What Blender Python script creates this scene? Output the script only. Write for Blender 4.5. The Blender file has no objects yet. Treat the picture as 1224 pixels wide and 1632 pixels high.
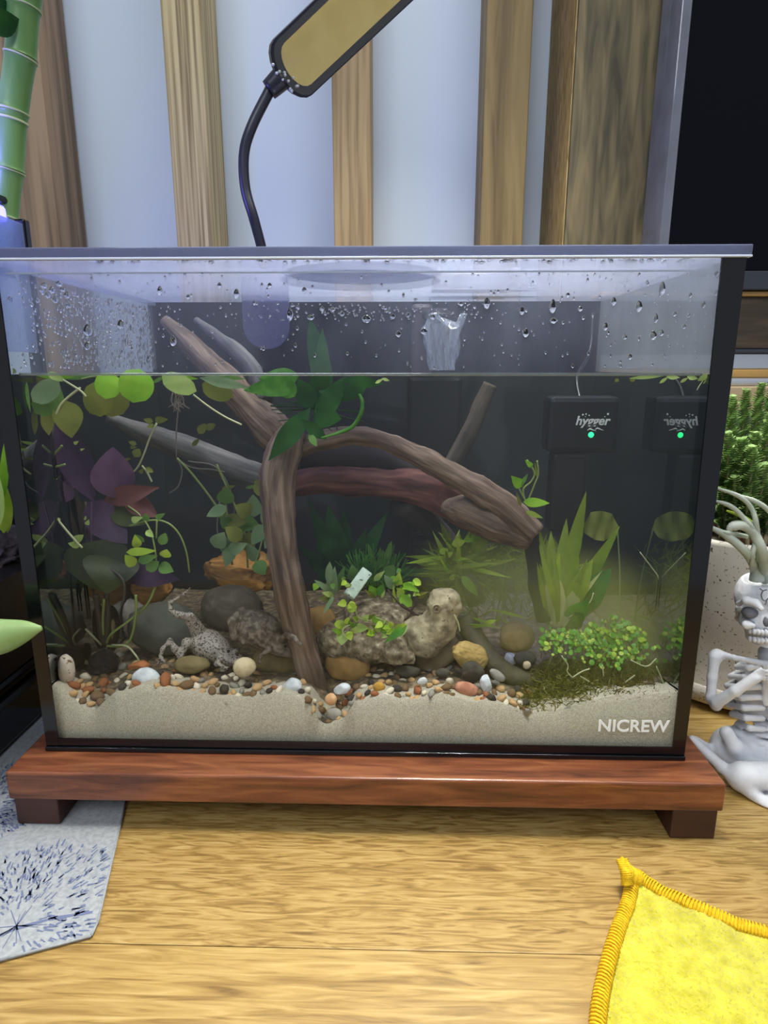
import bpy, bmesh, math, random
import numpy as np
from mathutils import Vector, Matrix

scene = bpy.context.scene
COL = scene.collection
rng = random.Random(11)

# ------------------------------------------------------------------ camera
FPX = 984.72
PITCH, YAW = 0.23006, -0.02533
CAM = np.array([0.02294, -0.34426, 0.27625])
FW = np.array([math.sin(YAW) * math.cos(PITCH), math.cos(YAW) * math.cos(PITCH), -math.sin(PITCH)])
RT = np.array([math.cos(YAW), -math.sin(YAW), 0.0])
UP = np.cross(RT, FW)
cam_data = bpy.data.cameras.new('camera')
cam = bpy.data.objects.new('camera', cam_data)
COL.objects.link(cam)
cam.matrix_world = Matrix(((RT[0], UP[0], -FW[0], CAM[0]), (RT[1], UP[1], -FW[1], CAM[1]),
                           (RT[2], UP[2], -FW[2], CAM[2]), (0, 0, 0, 1)))
cam_data.sensor_fit = 'HORIZONTAL'
cam_data.sensor_width = 36.0
cam_data.lens = FPX * 36.0 / 1224.0
cam_data.clip_start = 0.01
scene.camera = cam

# ------------------------------------------------------------------ world, lights, exposure
world = bpy.data.worlds.new('room_light')
scene.world = world
world.use_nodes = True
world.node_tree.nodes['Background'].inputs[0].default_value = (0.80, 0.88, 1.0, 1)
world.node_tree.nodes['Background'].inputs[1].default_value = 0.50


def area(name, loc, target, size, power, color, spread=None):
    d = bpy.data.lights.new(name, 'AREA')
    d.shape = 'RECTANGLE'
    d.size, d.size_y = size
    d.energy = power
    d.color = color
    if spread:
        d.spread = spread
    o = bpy.data.objects.new(name, d)
    COL.objects.link(o)
    o.location = loc
    o.rotation_euler = (Vector(target) - Vector(loc)).to_track_quat('-Z', 'Y').to_euler()
    return o


area('ceiling_lamp', (0.30, 0.02, 1.75), (0.05, 0.06, 0), (0.75, 0.55), 11, (1.0, 0.96, 0.88))
area('tank_fill', (0.09, 0.10, 0.74), (0.02, 0.10, 0.1), (0.36, 0.12), 3.0, (1.0, 0.97, 0.86), 1.5)  # added light above the tank, brightens its inside
area('front_fill', (-0.5, -1.6, 1.7), (0, 0.1, 0.25), (1.2, 0.9), 18, (0.90, 0.95, 1.0))  # added fill behind the camera, lights the tank through its front glass
area('blue_aquarium_led', (-0.33, 0.10, 0.43), (-0.10, 0.13, 0.32), (0.10, 0.04), 0.65, (0.18, 0.14, 1.0))

vs = scene.view_settings
vs.view_transform = 'Standard'
vs.look = 'None'
vs.gamma = 1.0
vs.exposure = 0.0
vs.use_curve_mapping = False
try:
    scene.cycles.transparent_max_bounces = 32
    scene.cycles.max_bounces = 8
    scene.cycles.transmission_bounces = 8
    scene.cycles.volume_bounces = 0
    scene.cycles.caustics_reflective = False
    scene.cycles.caustics_refractive = False
    scene.cycles.sample_clamp_indirect = 6.0
except Exception:
    pass

# ------------------------------------------------------------------ helpers: camera rays to places in the room
def ray(u, v):
    return FW + RT * ((u - 612) / FPX) - UP * ((v - 816) / FPX)


def P(u, v, Y):
    d = ray(u, v)
    return CAM + d * ((Y - CAM[1]) / d[1])


def PZ(u, v, Z=0.0):
    d = ray(u, v)
    return CAM + d * ((Z - CAM[2]) / d[2])


def PX(u, v, X):
    d = ray(u, v)
    return CAM + d * ((X - CAM[0]) / d[0])


def px(Y):
    return (Y - CAM[1]) * math.cos(PITCH) / FPX


def S(r, g, b):
    def c(x):
        x /= 255.0
        return x / 12.92 if x <= 0.04045 else ((x + 0.055) / 1.055) ** 2.4
    return (c(r), c(g), c(b), 1.0)


# ------------------------------------------------------------------ helpers: noise
def _hash(ix, iy, iz, seed):
    h = (ix * 374761393 + iy * 668265263 + iz * 1274126177 + seed * 974634777) & 0x7fffffff
    h = ((h ^ (h >> 13)) * 1103515245) & 0x7fffffff
    h = h ^ (h >> 16)
    return (h & 0xffff) / 65535.0


def vnoise(x, y, z, seed=0):
    x, y, z = np.asarray(x, float), np.asarray(y, float), np.asarray(z, float)
    ix, iy, iz = np.floor(x).astype(np.int64), np.floor(y).astype(np.int64), np.floor(z).astype(np.int64)
    fx, fy, fz = x - ix, y - iy, z - iz
    fx, fy, fz = [t * t * (3 - 2 * t) for t in (fx, fy, fz)]
    r = 0
    for a in (0, 1):
        for b in (0, 1):
            for c in (0, 1):
                w = (fx if a else 1 - fx) * (fy if b else 1 - fy) * (fz if c else 1 - fz)
                r = r + w * _hash(ix + a, iy + b, iz + c, seed)
    return r * 2 - 1


def fbm(x, y, z, seed=0, octaves=3):
    r, a = 0, 0.5
    for k in range(octaves):
        r = r + a * vnoise(x * 2 ** k, y * 2 ** k, z * 2 ** k, seed + k)
        a *= 0.5
    return r


# ------------------------------------------------------------------ helpers: meshes and objects
class MB:
    def __init__(self):
        self.v, self.f, self.g, self.n = [], [], [], 0

    def add(self, verts, faces, grain=None):
        verts = np.asarray(verts, float).reshape(-1, 3)
        self.v.append(verts)
        self.g.append(np.asarray(grain, float).reshape(-1, 3) if grain is not None else verts * 1.0)
        n = self.n
        self.f.extend([tuple(int(i) + n for i in q) for q in faces])
        self.n += len(verts)
        return self


def world_loc(o):
    p = np.zeros(3)
    while o is not None:
        p = p + np.array(o.location)
        o = o.parent
    return p


CLIP = [False]          # True while the contents of the aquarium are built: nothing reaches through the panes


def build(name, mb, m, parent=None, smooth=True, recalc=True):
    V = np.concatenate(mb.v)
    if CLIP[0]:
        V[:, 0] = np.clip(V[:, 0], -0.1956, 0.1956)
        V[:, 1] = np.clip(V[:, 1], T + 0.0006, DP - 0.0016)
    G = np.concatenate(mb.g)
    if parent is None:
        org = np.array([(V[:, 0].min() + V[:, 0].max()) / 2, (V[:, 1].min() + V[:, 1].max()) / 2, V[:, 2].min()])
    else:
        org = world_loc(parent)
    me = bpy.data.meshes.new(name)
    me.from_pydata([tuple(p) for p in (V - org)], [], mb.f)
    at = me.attributes.new('grain', 'FLOAT_VECTOR', 'POINT')
    at.data.foreach_set('vector', G.astype(np.float32).ravel())
    if recalc and len(mb.f) < 60000:
        bm = bmesh.new()
        bm.from_mesh(me)
        bmesh.ops.recalc_face_normals(bm, faces=bm.faces)
        bm.to_mesh(me)
        bm.free()
    if smooth:
        me.polygons.foreach_set('use_smooth', [True] * len(me.polygons))
    if m is not None:
        me.materials.append(m)
    o = bpy.data.objects.new(name, me)
    COL.objects.link(o)
    if parent is None:
        o.location = org
    else:
        o.parent = parent
    return o


def tag(o, label, cat, group=None, kind=None):
    if label:
        o['label'] = label
    if cat:
        o['category'] = cat
    if group:
        o['group'] = group
    if kind:
        o['kind'] = kind
    return o


def thing(name, loc, label, cat, group=None):
    o = bpy.data.objects.new(name, None)
    o.empty_display_size = 0.01
    COL.objects.link(o)
    o.location = [float(x) for x in loc]
    return tag(o, label, cat, group)


def struct(name, mb, m, smooth=False, parent=None):
    o = build(name, mb, m, parent, smooth)
    o['kind'] = 'structure'
    return o


def unit(a):
    a = np.asarray(a, float)
    return a / (np.linalg.norm(a) + 1e-12)


def box(mb, lo, hi, bev=0.0):
    lo, hi = np.asarray(lo, float), np.asarray(hi, float)
    if bev <= 0:
        v = [(x, y, z) for x in (lo[0], hi[0]) for y in (lo[1], hi[1]) for z in (lo[2], hi[2])]
        f = [(0, 1, 3, 2), (4, 6, 7, 5), (0, 4, 5, 1), (2, 3, 7, 6), (0, 2, 6, 4), (1, 5, 7, 3)]
        return mb.add(v, f)
    bm = bmesh.new()
    bmesh.ops.create_cube(bm, size=1.0)
    for v in bm.verts:
        v.co = Vector([(lo[i] + hi[i]) / 2 + v.co[i] * (hi[i] - lo[i]) for i in range(3)])
    bmesh.ops.bevel(bm, geom=bm.edges[:], offset=bev, segments=2, affect='EDGES', profile=0.5)
    bm.verts.ensure_lookup_table()
    mb.add([tuple(v.co) for v in bm.verts], [[v.index for v in f.verts] for f in bm.faces])
    bm.free()
    return mb


def xform(mb, fn):
    mb.v = [np.array([fn(p) for p in a]) for a in mb.v]
    return mb


def smooth_path(pts, rad, n):
    pts = np.asarray(pts, float)
    rad = np.asarray(rad, float) if np.ndim(rad) else np.full(len(pts), float(rad))
    k = len(pts)
    if k == 2:
        t = np.linspace(0, 1, n)[:, None]
        return pts[0] * (1 - t) + pts[1] * t, rad[0] * (1 - t[:, 0]) + rad[1] * t[:, 0]
    ext = np.vstack([2 * pts[0] - pts[1], pts, 2 * pts[-1] - pts[-2]])
    er = np.concatenate([[rad[0]], rad, [rad[-1]]])
    out, orr = [], []
    for s in np.linspace(0, k - 1 - 1e-9, n):
        i = int(s)
        t = s - i
        a, b, c, d = ext[i], ext[i + 1], ext[i + 2], ext[i + 3]
        out.append(0.5 * (2 * b + (c - a) * t + (2 * a - 5 * b + 4 * c - d) * t * t + (3 * b - a - 3 * c + d) * t ** 3))
        orr.append(er[i + 1] * (1 - t) + er[i + 2] * t)
    return np.array(out), np.array(orr)


def tube(mb, pts, rad, n=8, seg=None, rough=0.0, rs=60.0, seed=0, flat=1.0, dent=None, ridges=0.0, flatdir=None):
    seg = seg or max(6, 5 * len(pts))
    c, r = smooth_path(pts, rad, seg)
    t = np.gradient(c, axis=0)
    t /= np.linalg.norm(t, axis=1)[:, None] + 1e-12
    ref = np.array(flatdir, float) if flatdir is not None else (np.array([0, 0, 1.0]) if abs(t[0][2]) < 0.9 else np.array([1.0, 0, 0]))
    a = unit(np.cross(t[0], ref))
    V, G = [], []
    L = 0
    for i in range(seg):
        if flatdir is not None:
            a = unit(np.cross(t[i], ref))
        else:
            a = unit(a - t[i] * np.dot(a, t[i]))
        b = np.cross(t[i], a)
        if i:
            L += np.linalg.norm(c[i] - c[i - 1])
        th = np.arange(n) / n * 2 * math.pi
        rr = np.full(n, r[i])
        if rough:
            q = c[i] + np.outer(np.cos(th), a) * r[i] + np.outer(np.sin(th), b) * r[i]
            rr = rr * (1 + rough * fbm(q[:, 0] * rs, q[:, 1] * rs, q[:, 2] * rs, seed, 3) * 2)
        if ridges:
            rr = rr * (1 + ridges * fbm(np.cos(th) * 3.2, np.sin(th) * 3.2, np.full(n, L * 14.0), seed + 9, 2) * 2)
        if dent:
            rr = rr * np.array([dent(i / (seg - 1), x) for x in th])
        V.append(c[i] + np.outer(np.cos(th) * rr, a) + np.outer(np.sin(th) * rr * flat, b))
        G.append(np.stack([np.cos(th) * r[i], np.sin(th) * r[i], np.full(n, L)], 1))
    V = np.concatenate(V + [[c[0]], [c[-1]]])
    G = np.concatenate(G + [[[0, 0, 0]], [[0, 0, L]]])
    F = []
    for i in range(seg - 1):
        for j in range(n):
            k = (j + 1) % n
            F.append((i * n + j, i * n + k, (i + 1) * n + k, (i + 1) * n + j))
    e0, e1 = seg * n, seg * n + 1
    for j in range(n):
        k = (j + 1) % n
        F.append((e0, k, j))
        F.append((e1, (seg - 1) * n + j, (seg - 1) * n + k))
    return mb.add(V, F, G)


def lathe(mb, prof, center, n=24, axis='Z'):
    V, F = [], []
    for (r, z) in prof:
        for j in range(n):
            th = j / n * 2 * math.pi
            p = (r * math.cos(th), r * math.sin(th), z)
            if axis == 'Y':
                p = (p[0], z, p[1])
            if axis == 'X':
                p = (z, p[0], p[1])
            V.append(np.array(center) + p)
    m = len(prof)
    for i in range(m - 1):
        for j in range(n):
            k = (j + 1) % n
            F.append((i * n + j, i * n + k, (i + 1) * n + k, (i + 1) * n + j))
    F.append(tuple(range(n)))
    F.append(tuple((m - 1) * n + j for j in range(n)))
    return mb.add(V, F)


def ellipsoid(mb, c, r, n=10, m=7, R=None, tip=0.0):
    V, F = [], []
    for i in range(m + 1):
        ph = math.pi * i / m
        for j in range(n):
            th = 2 * math.pi * j / n
            z = math.cos(ph)
            w = math.sin(ph) * (1 - tip * max(0.0, z))
            V.append((w * math.cos(th) * r[0], w * math.sin(th) * r[1], z * r[2]))
    V = np.array(V)
    if R is not None:
        V = V @ np.array(R).T
    for i in range(m):
        for j in range(n):
            k = (j + 1) % n
            F.append((i * n + j, (i + 1) * n + j, (i + 1) * n + k, i * n + k))
    return mb.add(V + np.array(c), F)


SHAPES = {
    'ovate': lambda t: max(0.0, math.sin(math.pi * t ** 0.75)) ** 0.85,
    'round': lambda t: math.sqrt(max(0.0, 1 - (2 * t - 1) ** 2)),
    'lance': lambda t: max(0.0, math.sin(math.pi * t ** 0.9)) ** 1.1,
    'spat': lambda t: 0.16 + 0.84 * max(0.0, math.sin(math.pi * max(0, t - 0.35) / 0.65)) ** 0.7 if t < 1 else 0.0,
    'sword': lambda t: (0.45 + 0.55 * math.sin(math.pi * min(1, t * 1.25) * 0.5)) * (1 - max(0, t - 0.6) / 0.4) ** 0.75 if t < 1 else 0.0,
    'heart': lambda t: max(0.0, math.sin(math.pi * t ** 0.55)) ** 0.8,
    'strap': lambda t: (1 - t ** 4) * (0.6 + 0.4 * min(1, t * 4)),
}


def leaf(mb, base, tip, width, normal=None, shape='ovate', curl=0.0, fold=0.0, wave=0.0, ns=8, nw=5, seed=0, thick=0.0, twist=0.0):
    base, tip = np.asarray(base, float), np.asarray(tip, float)
    ax = tip - base
    L = np.linalg.norm(ax)
    ax = ax / L
    if normal is None:
        normal = CAM - (base + tip) / 2
    nm = unit(np.asarray(normal, float) - ax * np.dot(normal, ax))
    side = np.cross(ax, nm)
    V, G, F = [], [], []
    for i in range(ns + 1):
        t = i / ns
        w = width * 0.5 * SHAPES[shape](t)
        w = max(w, width * 0.012)
        c = base + ax * L * t + nm * curl * L * math.sin(math.pi * t * 0.9)
        ang = twist * t
        sd, nn = side * math.cos(ang) + nm * math.sin(ang), nm * math.cos(ang) - side * math.sin(ang)
        for j in range(nw):
            s = 2 * j / (nw - 1) - 1
            rip = wave * width * math.sin(t * 19 + seed + (2.0 if s > 0 else 0)) * abs(s)
            V.append(c + sd * w * s + nn * (fold * w * abs(s) + rip))
            G.append((s * 0.5 * SHAPES[shape](t), t, seed * 0.37))
    for i in range(ns):
        for j in range(nw - 1):
            a = i * nw + j
            F.append((a, a + 1, a + nw + 1, a + nw))
    if thick:
        n0 = len(V)
        V = V + [p - nm * thick for p in V]
        G = G + G
        F = F + [tuple(n0 + k for k in reversed(q)) for q in F]
        rim = [i * nw for i in range(ns + 1)], [i * nw + nw - 1 for i in range(ns + 1)]
        for line in rim:
            for a, b in zip(line[:-1], line[1:]):
                F.append((a, b, b + n0, a + n0))
    return mb.add(V, F, G)


_ico = {}


def ico(sub):
    if sub not in _ico:
        bm = bmesh.new()
        bmesh.ops.create_icosphere(bm, subdivisions=sub, radius=1.0)
        bm.verts.ensure_lookup_table()
        _ico[sub] = (np.array([v.co[:] for v in bm.verts]), [tuple(v.index for v in f.verts) for f in bm.faces])
        bm.free()
    return _ico[sub]


def rotm(rx, ry, rz):
    return np.array(Matrix.Rotation(rz, 3, 'Z') @ Matrix.Rotation(ry, 3, 'Y') @ Matrix.Rotation(rx, 3, 'X'))


def rock(mb, c, r, seed=0, rough=0.18, facet=0, sub=4, rot=(0, 0, 0), fine=0.03, box_=0.0):
    v, f = ico(sub)
    q = v.copy()
    if box_:
        m = np.abs(q).max(1)[:, None]
        q = q * (1 - box_) + (q / m) * box_ * 0.85
    d = 1 + rough * 1.6 * fbm(v[:, 0] * 1.3 + seed, v[:, 1] * 1.3, v[:, 2] * 1.3, seed, 3) + fine * fbm(v[:, 0] * 6, v[:, 1] * 6, v[:, 2] * 6, seed + 5, 3) * 2
    q = q * d[:, None]
    rs = np.random.RandomState(seed + 100)
    for k in range(facet):
        n = unit(rs.normal(size=3))
        h = rs.uniform(0.62, 0.86)
        s = q @ n - h
        q = q - np.outer(np.maximum(s, 0) * 0.9, n)
    q = q * np.array(r)
    q = q @ rotm(*rot).T
    return mb.add(q + np.array(c), f)


# ------------------------------------------------------------------ helpers: signed distance bodies
class Body:
    def __init__(self, lo, hi, h):
        self.lo, self.h = np.asarray(lo, float), h
        n = np.ceil((np.asarray(hi, float) - self.lo) / h).astype(int) + 1
        self.n = n
        self.X, self.Y, self.Z = np.meshgrid(*[self.lo[i] + np.arange(n[i]) * h for i in range(3)], indexing='ij')
        self.d = np.full(n, 1e3)

    def _seg(self, a, b):
        a, b = np.asarray(a, float), np.asarray(b, float)
        ab = b - a
        t = ((self.X - a[0]) * ab[0] + (self.Y - a[1]) * ab[1] + (self.Z - a[2]) * ab[2]) / (ab @ ab + 1e-12)
        t = np.clip(t, 0, 1)
        return np.sqrt((self.X - a[0] - ab[0] * t) ** 2 + (self.Y - a[1] - ab[1] * t) ** 2 + (self.Z - a[2] - ab[2] * t) ** 2), t

    def cap_d(self, a, b, ra, rb):
        d, t = self._seg(a, b)
        return d - (ra + (rb - ra) * t)

    def ell_d(self, c, r, R=None):
        x, y, z = self.X - c[0], self.Y - c[1], self.Z - c[2]
        if R is not None:
            R = np.asarray(R)
            x, y, z = [x * R[0][i] + y * R[1][i] + z * R[2][i] for i in range(3)]
        k0 = np.sqrt((x / r[0]) ** 2 + (y / r[1]) ** 2 + (z / r[2]) ** 2) + 1e-9
        k1 = np.sqrt((x / r[0] ** 2) ** 2 + (y / r[1] ** 2) ** 2 + (z / r[2] ** 2) ** 2) + 1e-9
        return k0 * (k0 - 1) / k1

    def add(self, d, k=0.002):
        hh = np.clip(0.5 + 0.5 * (self.d - d) / k, 0, 1)
        self.d = self.d * (1 - hh) + d * hh - k * hh * (1 - hh)

    def cut(self, d, k=0.001):
        e = -d
        hh = np.clip(0.5 - 0.5 * (self.d - e) / k, 0, 1)
        self.d = self.d * (1 - hh) + e * hh + k * hh * (1 - hh)

    def _local(self, lo, hi):
        i0 = np.clip(np.floor((lo - self.lo) / self.h).astype(int), 0, self.n)
        i1 = np.clip(np.ceil((hi - self.lo) / self.h).astype(int) + 1, 0, self.n)
        s = tuple(slice(a, b) for a, b in zip(i0, i1))
        o = Body.__new__(Body)
        o.X, o.Y, o.Z, o.d, o.h = self.X[s], self.Y[s], self.Z[s], self.d[s], self.h
        return o, s

    def cap(self, a, b, ra, rb=None, k=0.002):
        rb = ra if rb is None else rb
        a, b = np.asarray(a, float), np.asarray(b, float)
        m = max(ra, rb) + k + 3 * self.h
        o, s = self._local(np.minimum(a, b) - m, np.maximum(a, b) + m)
        if o.d.size:
            o.add(o.cap_d(a, b, ra, rb), k)
            self.d[s] = o.d

    def path(self, pts, rad, k=0.002):
        for i in range(len(pts) - 1):
            self.cap(pts[i], pts[i + 1], rad[i], rad[i + 1], k)

    def ell(self, c, r, R=None, k=0.002):
        m = max(r) + k + 3 * self.h
        o, s = self._local(np.asarray(c) - m, np.asarray(c) + m)
        if o.d.size:
            o.add(o.ell_d(c, r, R), k)
            self.d[s] = o.d

    def noise(self, amp, scale, seed=0, octaves=3):
        m = np.abs(self.d) < amp * 4 + self.h * 4
        self.d[m] += amp * 2 * fbm(self.X[m] * scale, self.Y[m] * scale, self.Z[m] * scale, seed, octaves)

    def mesh(self, mb):
        D = self.d
        n = np.array(D.shape)
        cn = n - 1
        Sg = D < 0
        acc = np.zeros(tuple(cn) + (3,))
        cnt = np.zeros(tuple(cn))
        offs = [(a, b, c) for a in (0, 1) for b in (0, 1) for c in (0, 1)]

        def sl(o):
            return tuple(slice(o[i], o[i] + cn[i]) for i in range(3))
        for o in offs:
            for ax in range(3):
                if o[ax]:
                    continue
                p = list(o)
                p[ax] = 1
                A, B = D[sl(o)], D[sl(p)]
                m = (A < 0) != (B < 0)
                t = np.where(m, A / np.where(m, A - B, 1), 0)
                for i in range(3):
                    acc[..., i] += np.where(m, o[i] + (t if i == ax else 0), 0)
                cnt += m
        act = cnt > 0
        idx = np.full(tuple(cn), -1)
        idx[act] = np.arange(act.sum())
        ijk = np.argwhere(act)
        V = self.lo + (ijk + acc[act] / cnt[act][:, None]) * self.h
        F = []
        for ax in range(3):
            o1, o2 = [(1, 2), (2, 0), (0, 1)][ax]
            a = [slice(1, n[i] - 1) for i in range(3)]
            a[ax] = slice(0, n[ax] - 1)
            b = list(a)
            b[ax] = slice(1, n[ax])
            m = Sg[tuple(a)] != Sg[tuple(b)]
            e = np.argwhere(m)
            for i in range(3):
                if i != ax:
                    e[:, i] += 1
            fl = Sg[e[:, 0], e[:, 1], e[:, 2]]

            def cell(d1, d2):
                q = e.copy()
                q[:, o1] -= d1
                q[:, o2] -= d2
                return idx[q[:, 0], q[:, 1], q[:, 2]]
            q = np.stack([cell(1, 1), cell(0, 1), cell(0, 0), cell(1, 0)], 1)
            q[~fl] = q[~fl][:, ::-1]
            F.append(q)
        F = np.concatenate(F)
        F = F[(F >= 0).all(1)]
        return mb.add(V, F.tolist())


# ------------------------------------------------------------------ materials
MATS = {}


def N(nt, t, **kw):
    n = nt.nodes.new(t)
    for k, v in kw.items():
        setattr(n, k, v)
    return n


def setin(n, **kw):
    for k, v in kw.items():
        for s in n.inputs:
            if s.name.replace(' ', '_').lower() == k.lower() and s.enabled:
                s.default_value = v
                break


def coords(nt, mode='Object', stretch=(1, 1, 1)):
    if mode == 'grain':
        c = N(nt, 'ShaderNodeAttribute', attribute_name='grain').outputs['Vector']
    else:
        c = N(nt, 'ShaderNodeTexCoord').outputs[mode]
    mp = N(nt, 'ShaderNodeMapping')
    mp.inputs['Scale'].default_value = stretch
    nt.links.new(c, mp.inputs['Vector'])
    return mp.outputs['Vector']


def mat(name, stops, scale=60.0, rough=0.55, bump=0.0, bscale=None, detail=5.0, mode='Object', stretch=(1, 1, 1),
        spec=0.5, trans=0.0, coat=0.0, distort=0.0, bdist=0.001, metal=0.0, speck=None, sheen=0.0, bstretch=None, rnd=0.0):
    """a noise-driven colour ramp on a principled surface; stops = [(position, rgba), ...]"""
    m = bpy.data.materials.new(name)
    m.use_nodes = True
    nt = m.node_tree
    b = nt.nodes['Principled BSDF']
    setin(b, roughness=rough, metallic=metal, specular_ior_level=spec, coat_weight=coat, sheen_weight=sheen)
    b.inputs['Coat Roughness'].default_value = 0.12
    col = None
    vec = coords(nt, mode, stretch)
    if len(stops) == 1:
        b.inputs['Base Color'].default_value = stops[0][1]
    else:
        nz = N(nt, 'ShaderNodeTexNoise')
        setin(nz, scale=scale, detail=detail, distortion=distort)
        nt.links.new(vec, nz.inputs['Vector'])
        rp = N(nt, 'ShaderNodeValToRGB')
        el = rp.color_ramp.elements
        while len(el) < len(stops):
            el.new(0.5)
        for e, (p, c) in zip(el, stops):
            e.position = p
            e.color = c
        nt.links.new(nz.outputs['Fac'], rp.inputs['Fac'])
        col = rp.outputs['Color']
        if speck:
            sc, thr, sc_col = speck
            n2 = N(nt, 'ShaderNodeTexNoise')
            setin(n2, scale=sc, detail=2.0)
            nt.links.new(coords(nt, 'Object'), n2.inputs['Vector'])
            r2 = N(nt, 'ShaderNodeValToRGB')
            r2.color_ramp.elements[0].position = thr
            r2.color_ramp.elements[1].position = thr + 0.03
            mx = N(nt, 'ShaderNodeMix', data_type='RGBA')
            nt.links.new(n2.outputs['Fac'], r2.inputs['Fac'])
            nt.links.new(r2.outputs['Color'], mx.inputs[0])
            nt.links.new(col, mx.inputs[6])
            mx.inputs[7].default_value = sc_col
            col = mx.outputs[2]
        if rnd:
            oi = N(nt, 'ShaderNodeObjectInfo')
            hs = N(nt, 'ShaderNodeHueSaturation')
            mr = N(nt, 'ShaderNodeMapRange')
            mr.inputs[3].default_value = 1 - rnd
            mr.inputs[4].default_value = 1 + rnd
            nt.links.new(oi.outputs['Random'], mr.inputs[0])
            nt.links.new(mr.outputs[0], hs.inputs['Value'])
            nt.links.new(col, hs.inputs['Color'])
            col = hs.outputs['Color']
        nt.links.new(col, b.inputs['Base Color'])
    if bump:
        n3 = N(nt, 'ShaderNodeTexNoise')
        setin(n3, scale=bscale or scale * 3, detail=4.0)
        nt.links.new(coords(nt, mode, bstretch or stretch), n3.inputs['Vector'])
        bp = N(nt, 'ShaderNodeBump')
        setin(bp, strength=bump, distance=bdist)
        nt.links.new(n3.outputs['Fac'], bp.inputs['Height'])
        nt.links.new(bp.outputs['Normal'], b.inputs['Normal'])
    if trans:
        tr = N(nt, 'ShaderNodeBsdfTranslucent')
        if col is not None:
            nt.links.new(col, tr.inputs['Color'])
        else:
            tr.inputs['Color'].default_value = stops[0][1]
        ms = N(nt, 'ShaderNodeMixShader')
        ms.inputs[0].default_value = trans
        nt.links.new(b.outputs[0], ms.inputs[1])
        nt.links.new(tr.outputs[0], ms.inputs[2])
        nt.links.new(ms.outputs[0], nt.nodes['Material Output'].inputs['Surface'])
    MATS[name] = m
    return m


def plain(name, c, rough=0.5, **kw):
    return mat(name, [(0, c)], rough=rough, **kw)


def leafmat(name, dark, light, scale=55, rough=0.4, trans=0.3, veins=0.0):
    m = mat(name, [(0.3, dark), (0.7, light)], scale=scale, rough=rough, trans=trans, bump=0.25, bscale=320, bdist=0.0006, rnd=0.12, spec=0.15)
    return m


def clearmat(name, tint=(0.97, 0.98, 0.98, 1), refl=0.06, rough=0.02, fog=None, fogcol=(0.8, 0.85, 0.9, 1), fogscale=30, zgrad=None, fstretch=(1, 1, 1)):
    """thin clear sheet: see-through with a reflection that grows at grazing angles; fog = (least, most) scattering film"""
    m = bpy.data.materials.new(name)
    m.use_nodes = True
    nt = m.node_tree
    nt.nodes.remove(nt.nodes['Principled BSDF'])
    out = nt.nodes['Material Output']
    tr = N(nt, 'ShaderNodeBsdfTransparent')
    tr.inputs[0].default_value = tint
    gl = N(nt, 'ShaderNodeBsdfGlossy')
    gl.inputs['Roughness'].default_value = rough
    lw = N(nt, 'ShaderNodeLayerWeight')
    lw.inputs[0].default_value = 0.12
    mu = N(nt, 'ShaderNodeMath', operation='MULTIPLY_ADD')
    mu.inputs[1].default_value = 0.35
    mu.inputs[2].default_value = refl
    nt.links.new(lw.outputs['Fresnel'], mu.inputs[0])
    mx = N(nt, 'ShaderNodeMixShader')
    nt.links.new(mu.outputs[0], mx.inputs[0])
    nt.links.new(tr.outputs[0], mx.inputs[1])
    nt.links.new(gl.outputs[0], mx.inputs[2])
    res = mx.outputs[0]
    if fog:
        df = N(nt, 'ShaderNodeBsdfDiffuse')
        tl = N(nt, 'ShaderNodeBsdfTranslucent')
        df.inputs[0].default_value = fogcol
        tl.inputs[0].default_value = fogcol
        ad = N(nt, 'ShaderNodeMixShader')
        ad.inputs[0].default_value = 0.5
        nt.links.new(df.outputs[0], ad.inputs[1])
        nt.links.new(tl.outputs[0], ad.inputs[2])
        nz = N(nt, 'ShaderNodeTexNoise')
        setin(nz, scale=fogscale, detail=6.0)
        nt.links.new(coords(nt, 'grain', fstretch), nz.inputs['Vector'])
        mr = N(nt, 'ShaderNodeMapRange')
        mr.inputs[1].default_value = 0.3
        mr.inputs[2].default_value = 0.7
        mr.inputs[3].default_value, mr.inputs[4].default_value = fog
        nt.links.new(nz.outputs['Fac'], mr.inputs[0])
        f = mr.outputs[0]
        if zgrad:
            z0, z1, g0, g1 = zgrad
            at = N(nt, 'ShaderNodeAttribute', attribute_name='grain')
            sp = N(nt, 'ShaderNodeSeparateXYZ')
            nt.links.new(at.outputs['Vector'], sp.inputs[0])
            m2 = N(nt, 'ShaderNodeMapRange')
            m2.inputs[1].default_value, m2.inputs[2].default_value = z0, z1
            m2.inputs[3].default_value, m2.inputs[4].default_value = g0, g1
            nt.links.new(sp.outputs['Z'], m2.inputs[0])
            mm = N(nt, 'ShaderNodeMath', operation='MULTIPLY')
            nt.links.new(f, mm.inputs[0])
            nt.links.new(m2.outputs[0], mm.inputs[1])
            f = mm.outputs[0]
        m3 = N(nt, 'ShaderNodeMixShader')
        nt.links.new(f, m3.inputs[0])
        nt.links.new(res, m3.inputs[1])
        nt.links.new(ad.outputs[0], m3.inputs[2])
        res = m3.outputs[0]
    nt.links.new(res, out.inputs['Surface'])
    MATS[name] = m
    return m


def glassmat(name, ior=1.33, rough=0.0, tint=(1, 1, 1, 1)):
    m = bpy.data.materials.new(name)
    m.use_nodes = True
    nt = m.node_tree
    nt.nodes.remove(nt.nodes['Principled BSDF'])
    g = N(nt, 'ShaderNodeBsdfGlass')
    g.inputs['Color'].default_value = tint
    g.inputs['IOR'].default_value = ior
    g.inputs['Roughness'].default_value = rough
    nt.links.new(g.outputs[0], nt.nodes['Material Output'].inputs['Surface'])
    return m


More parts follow.
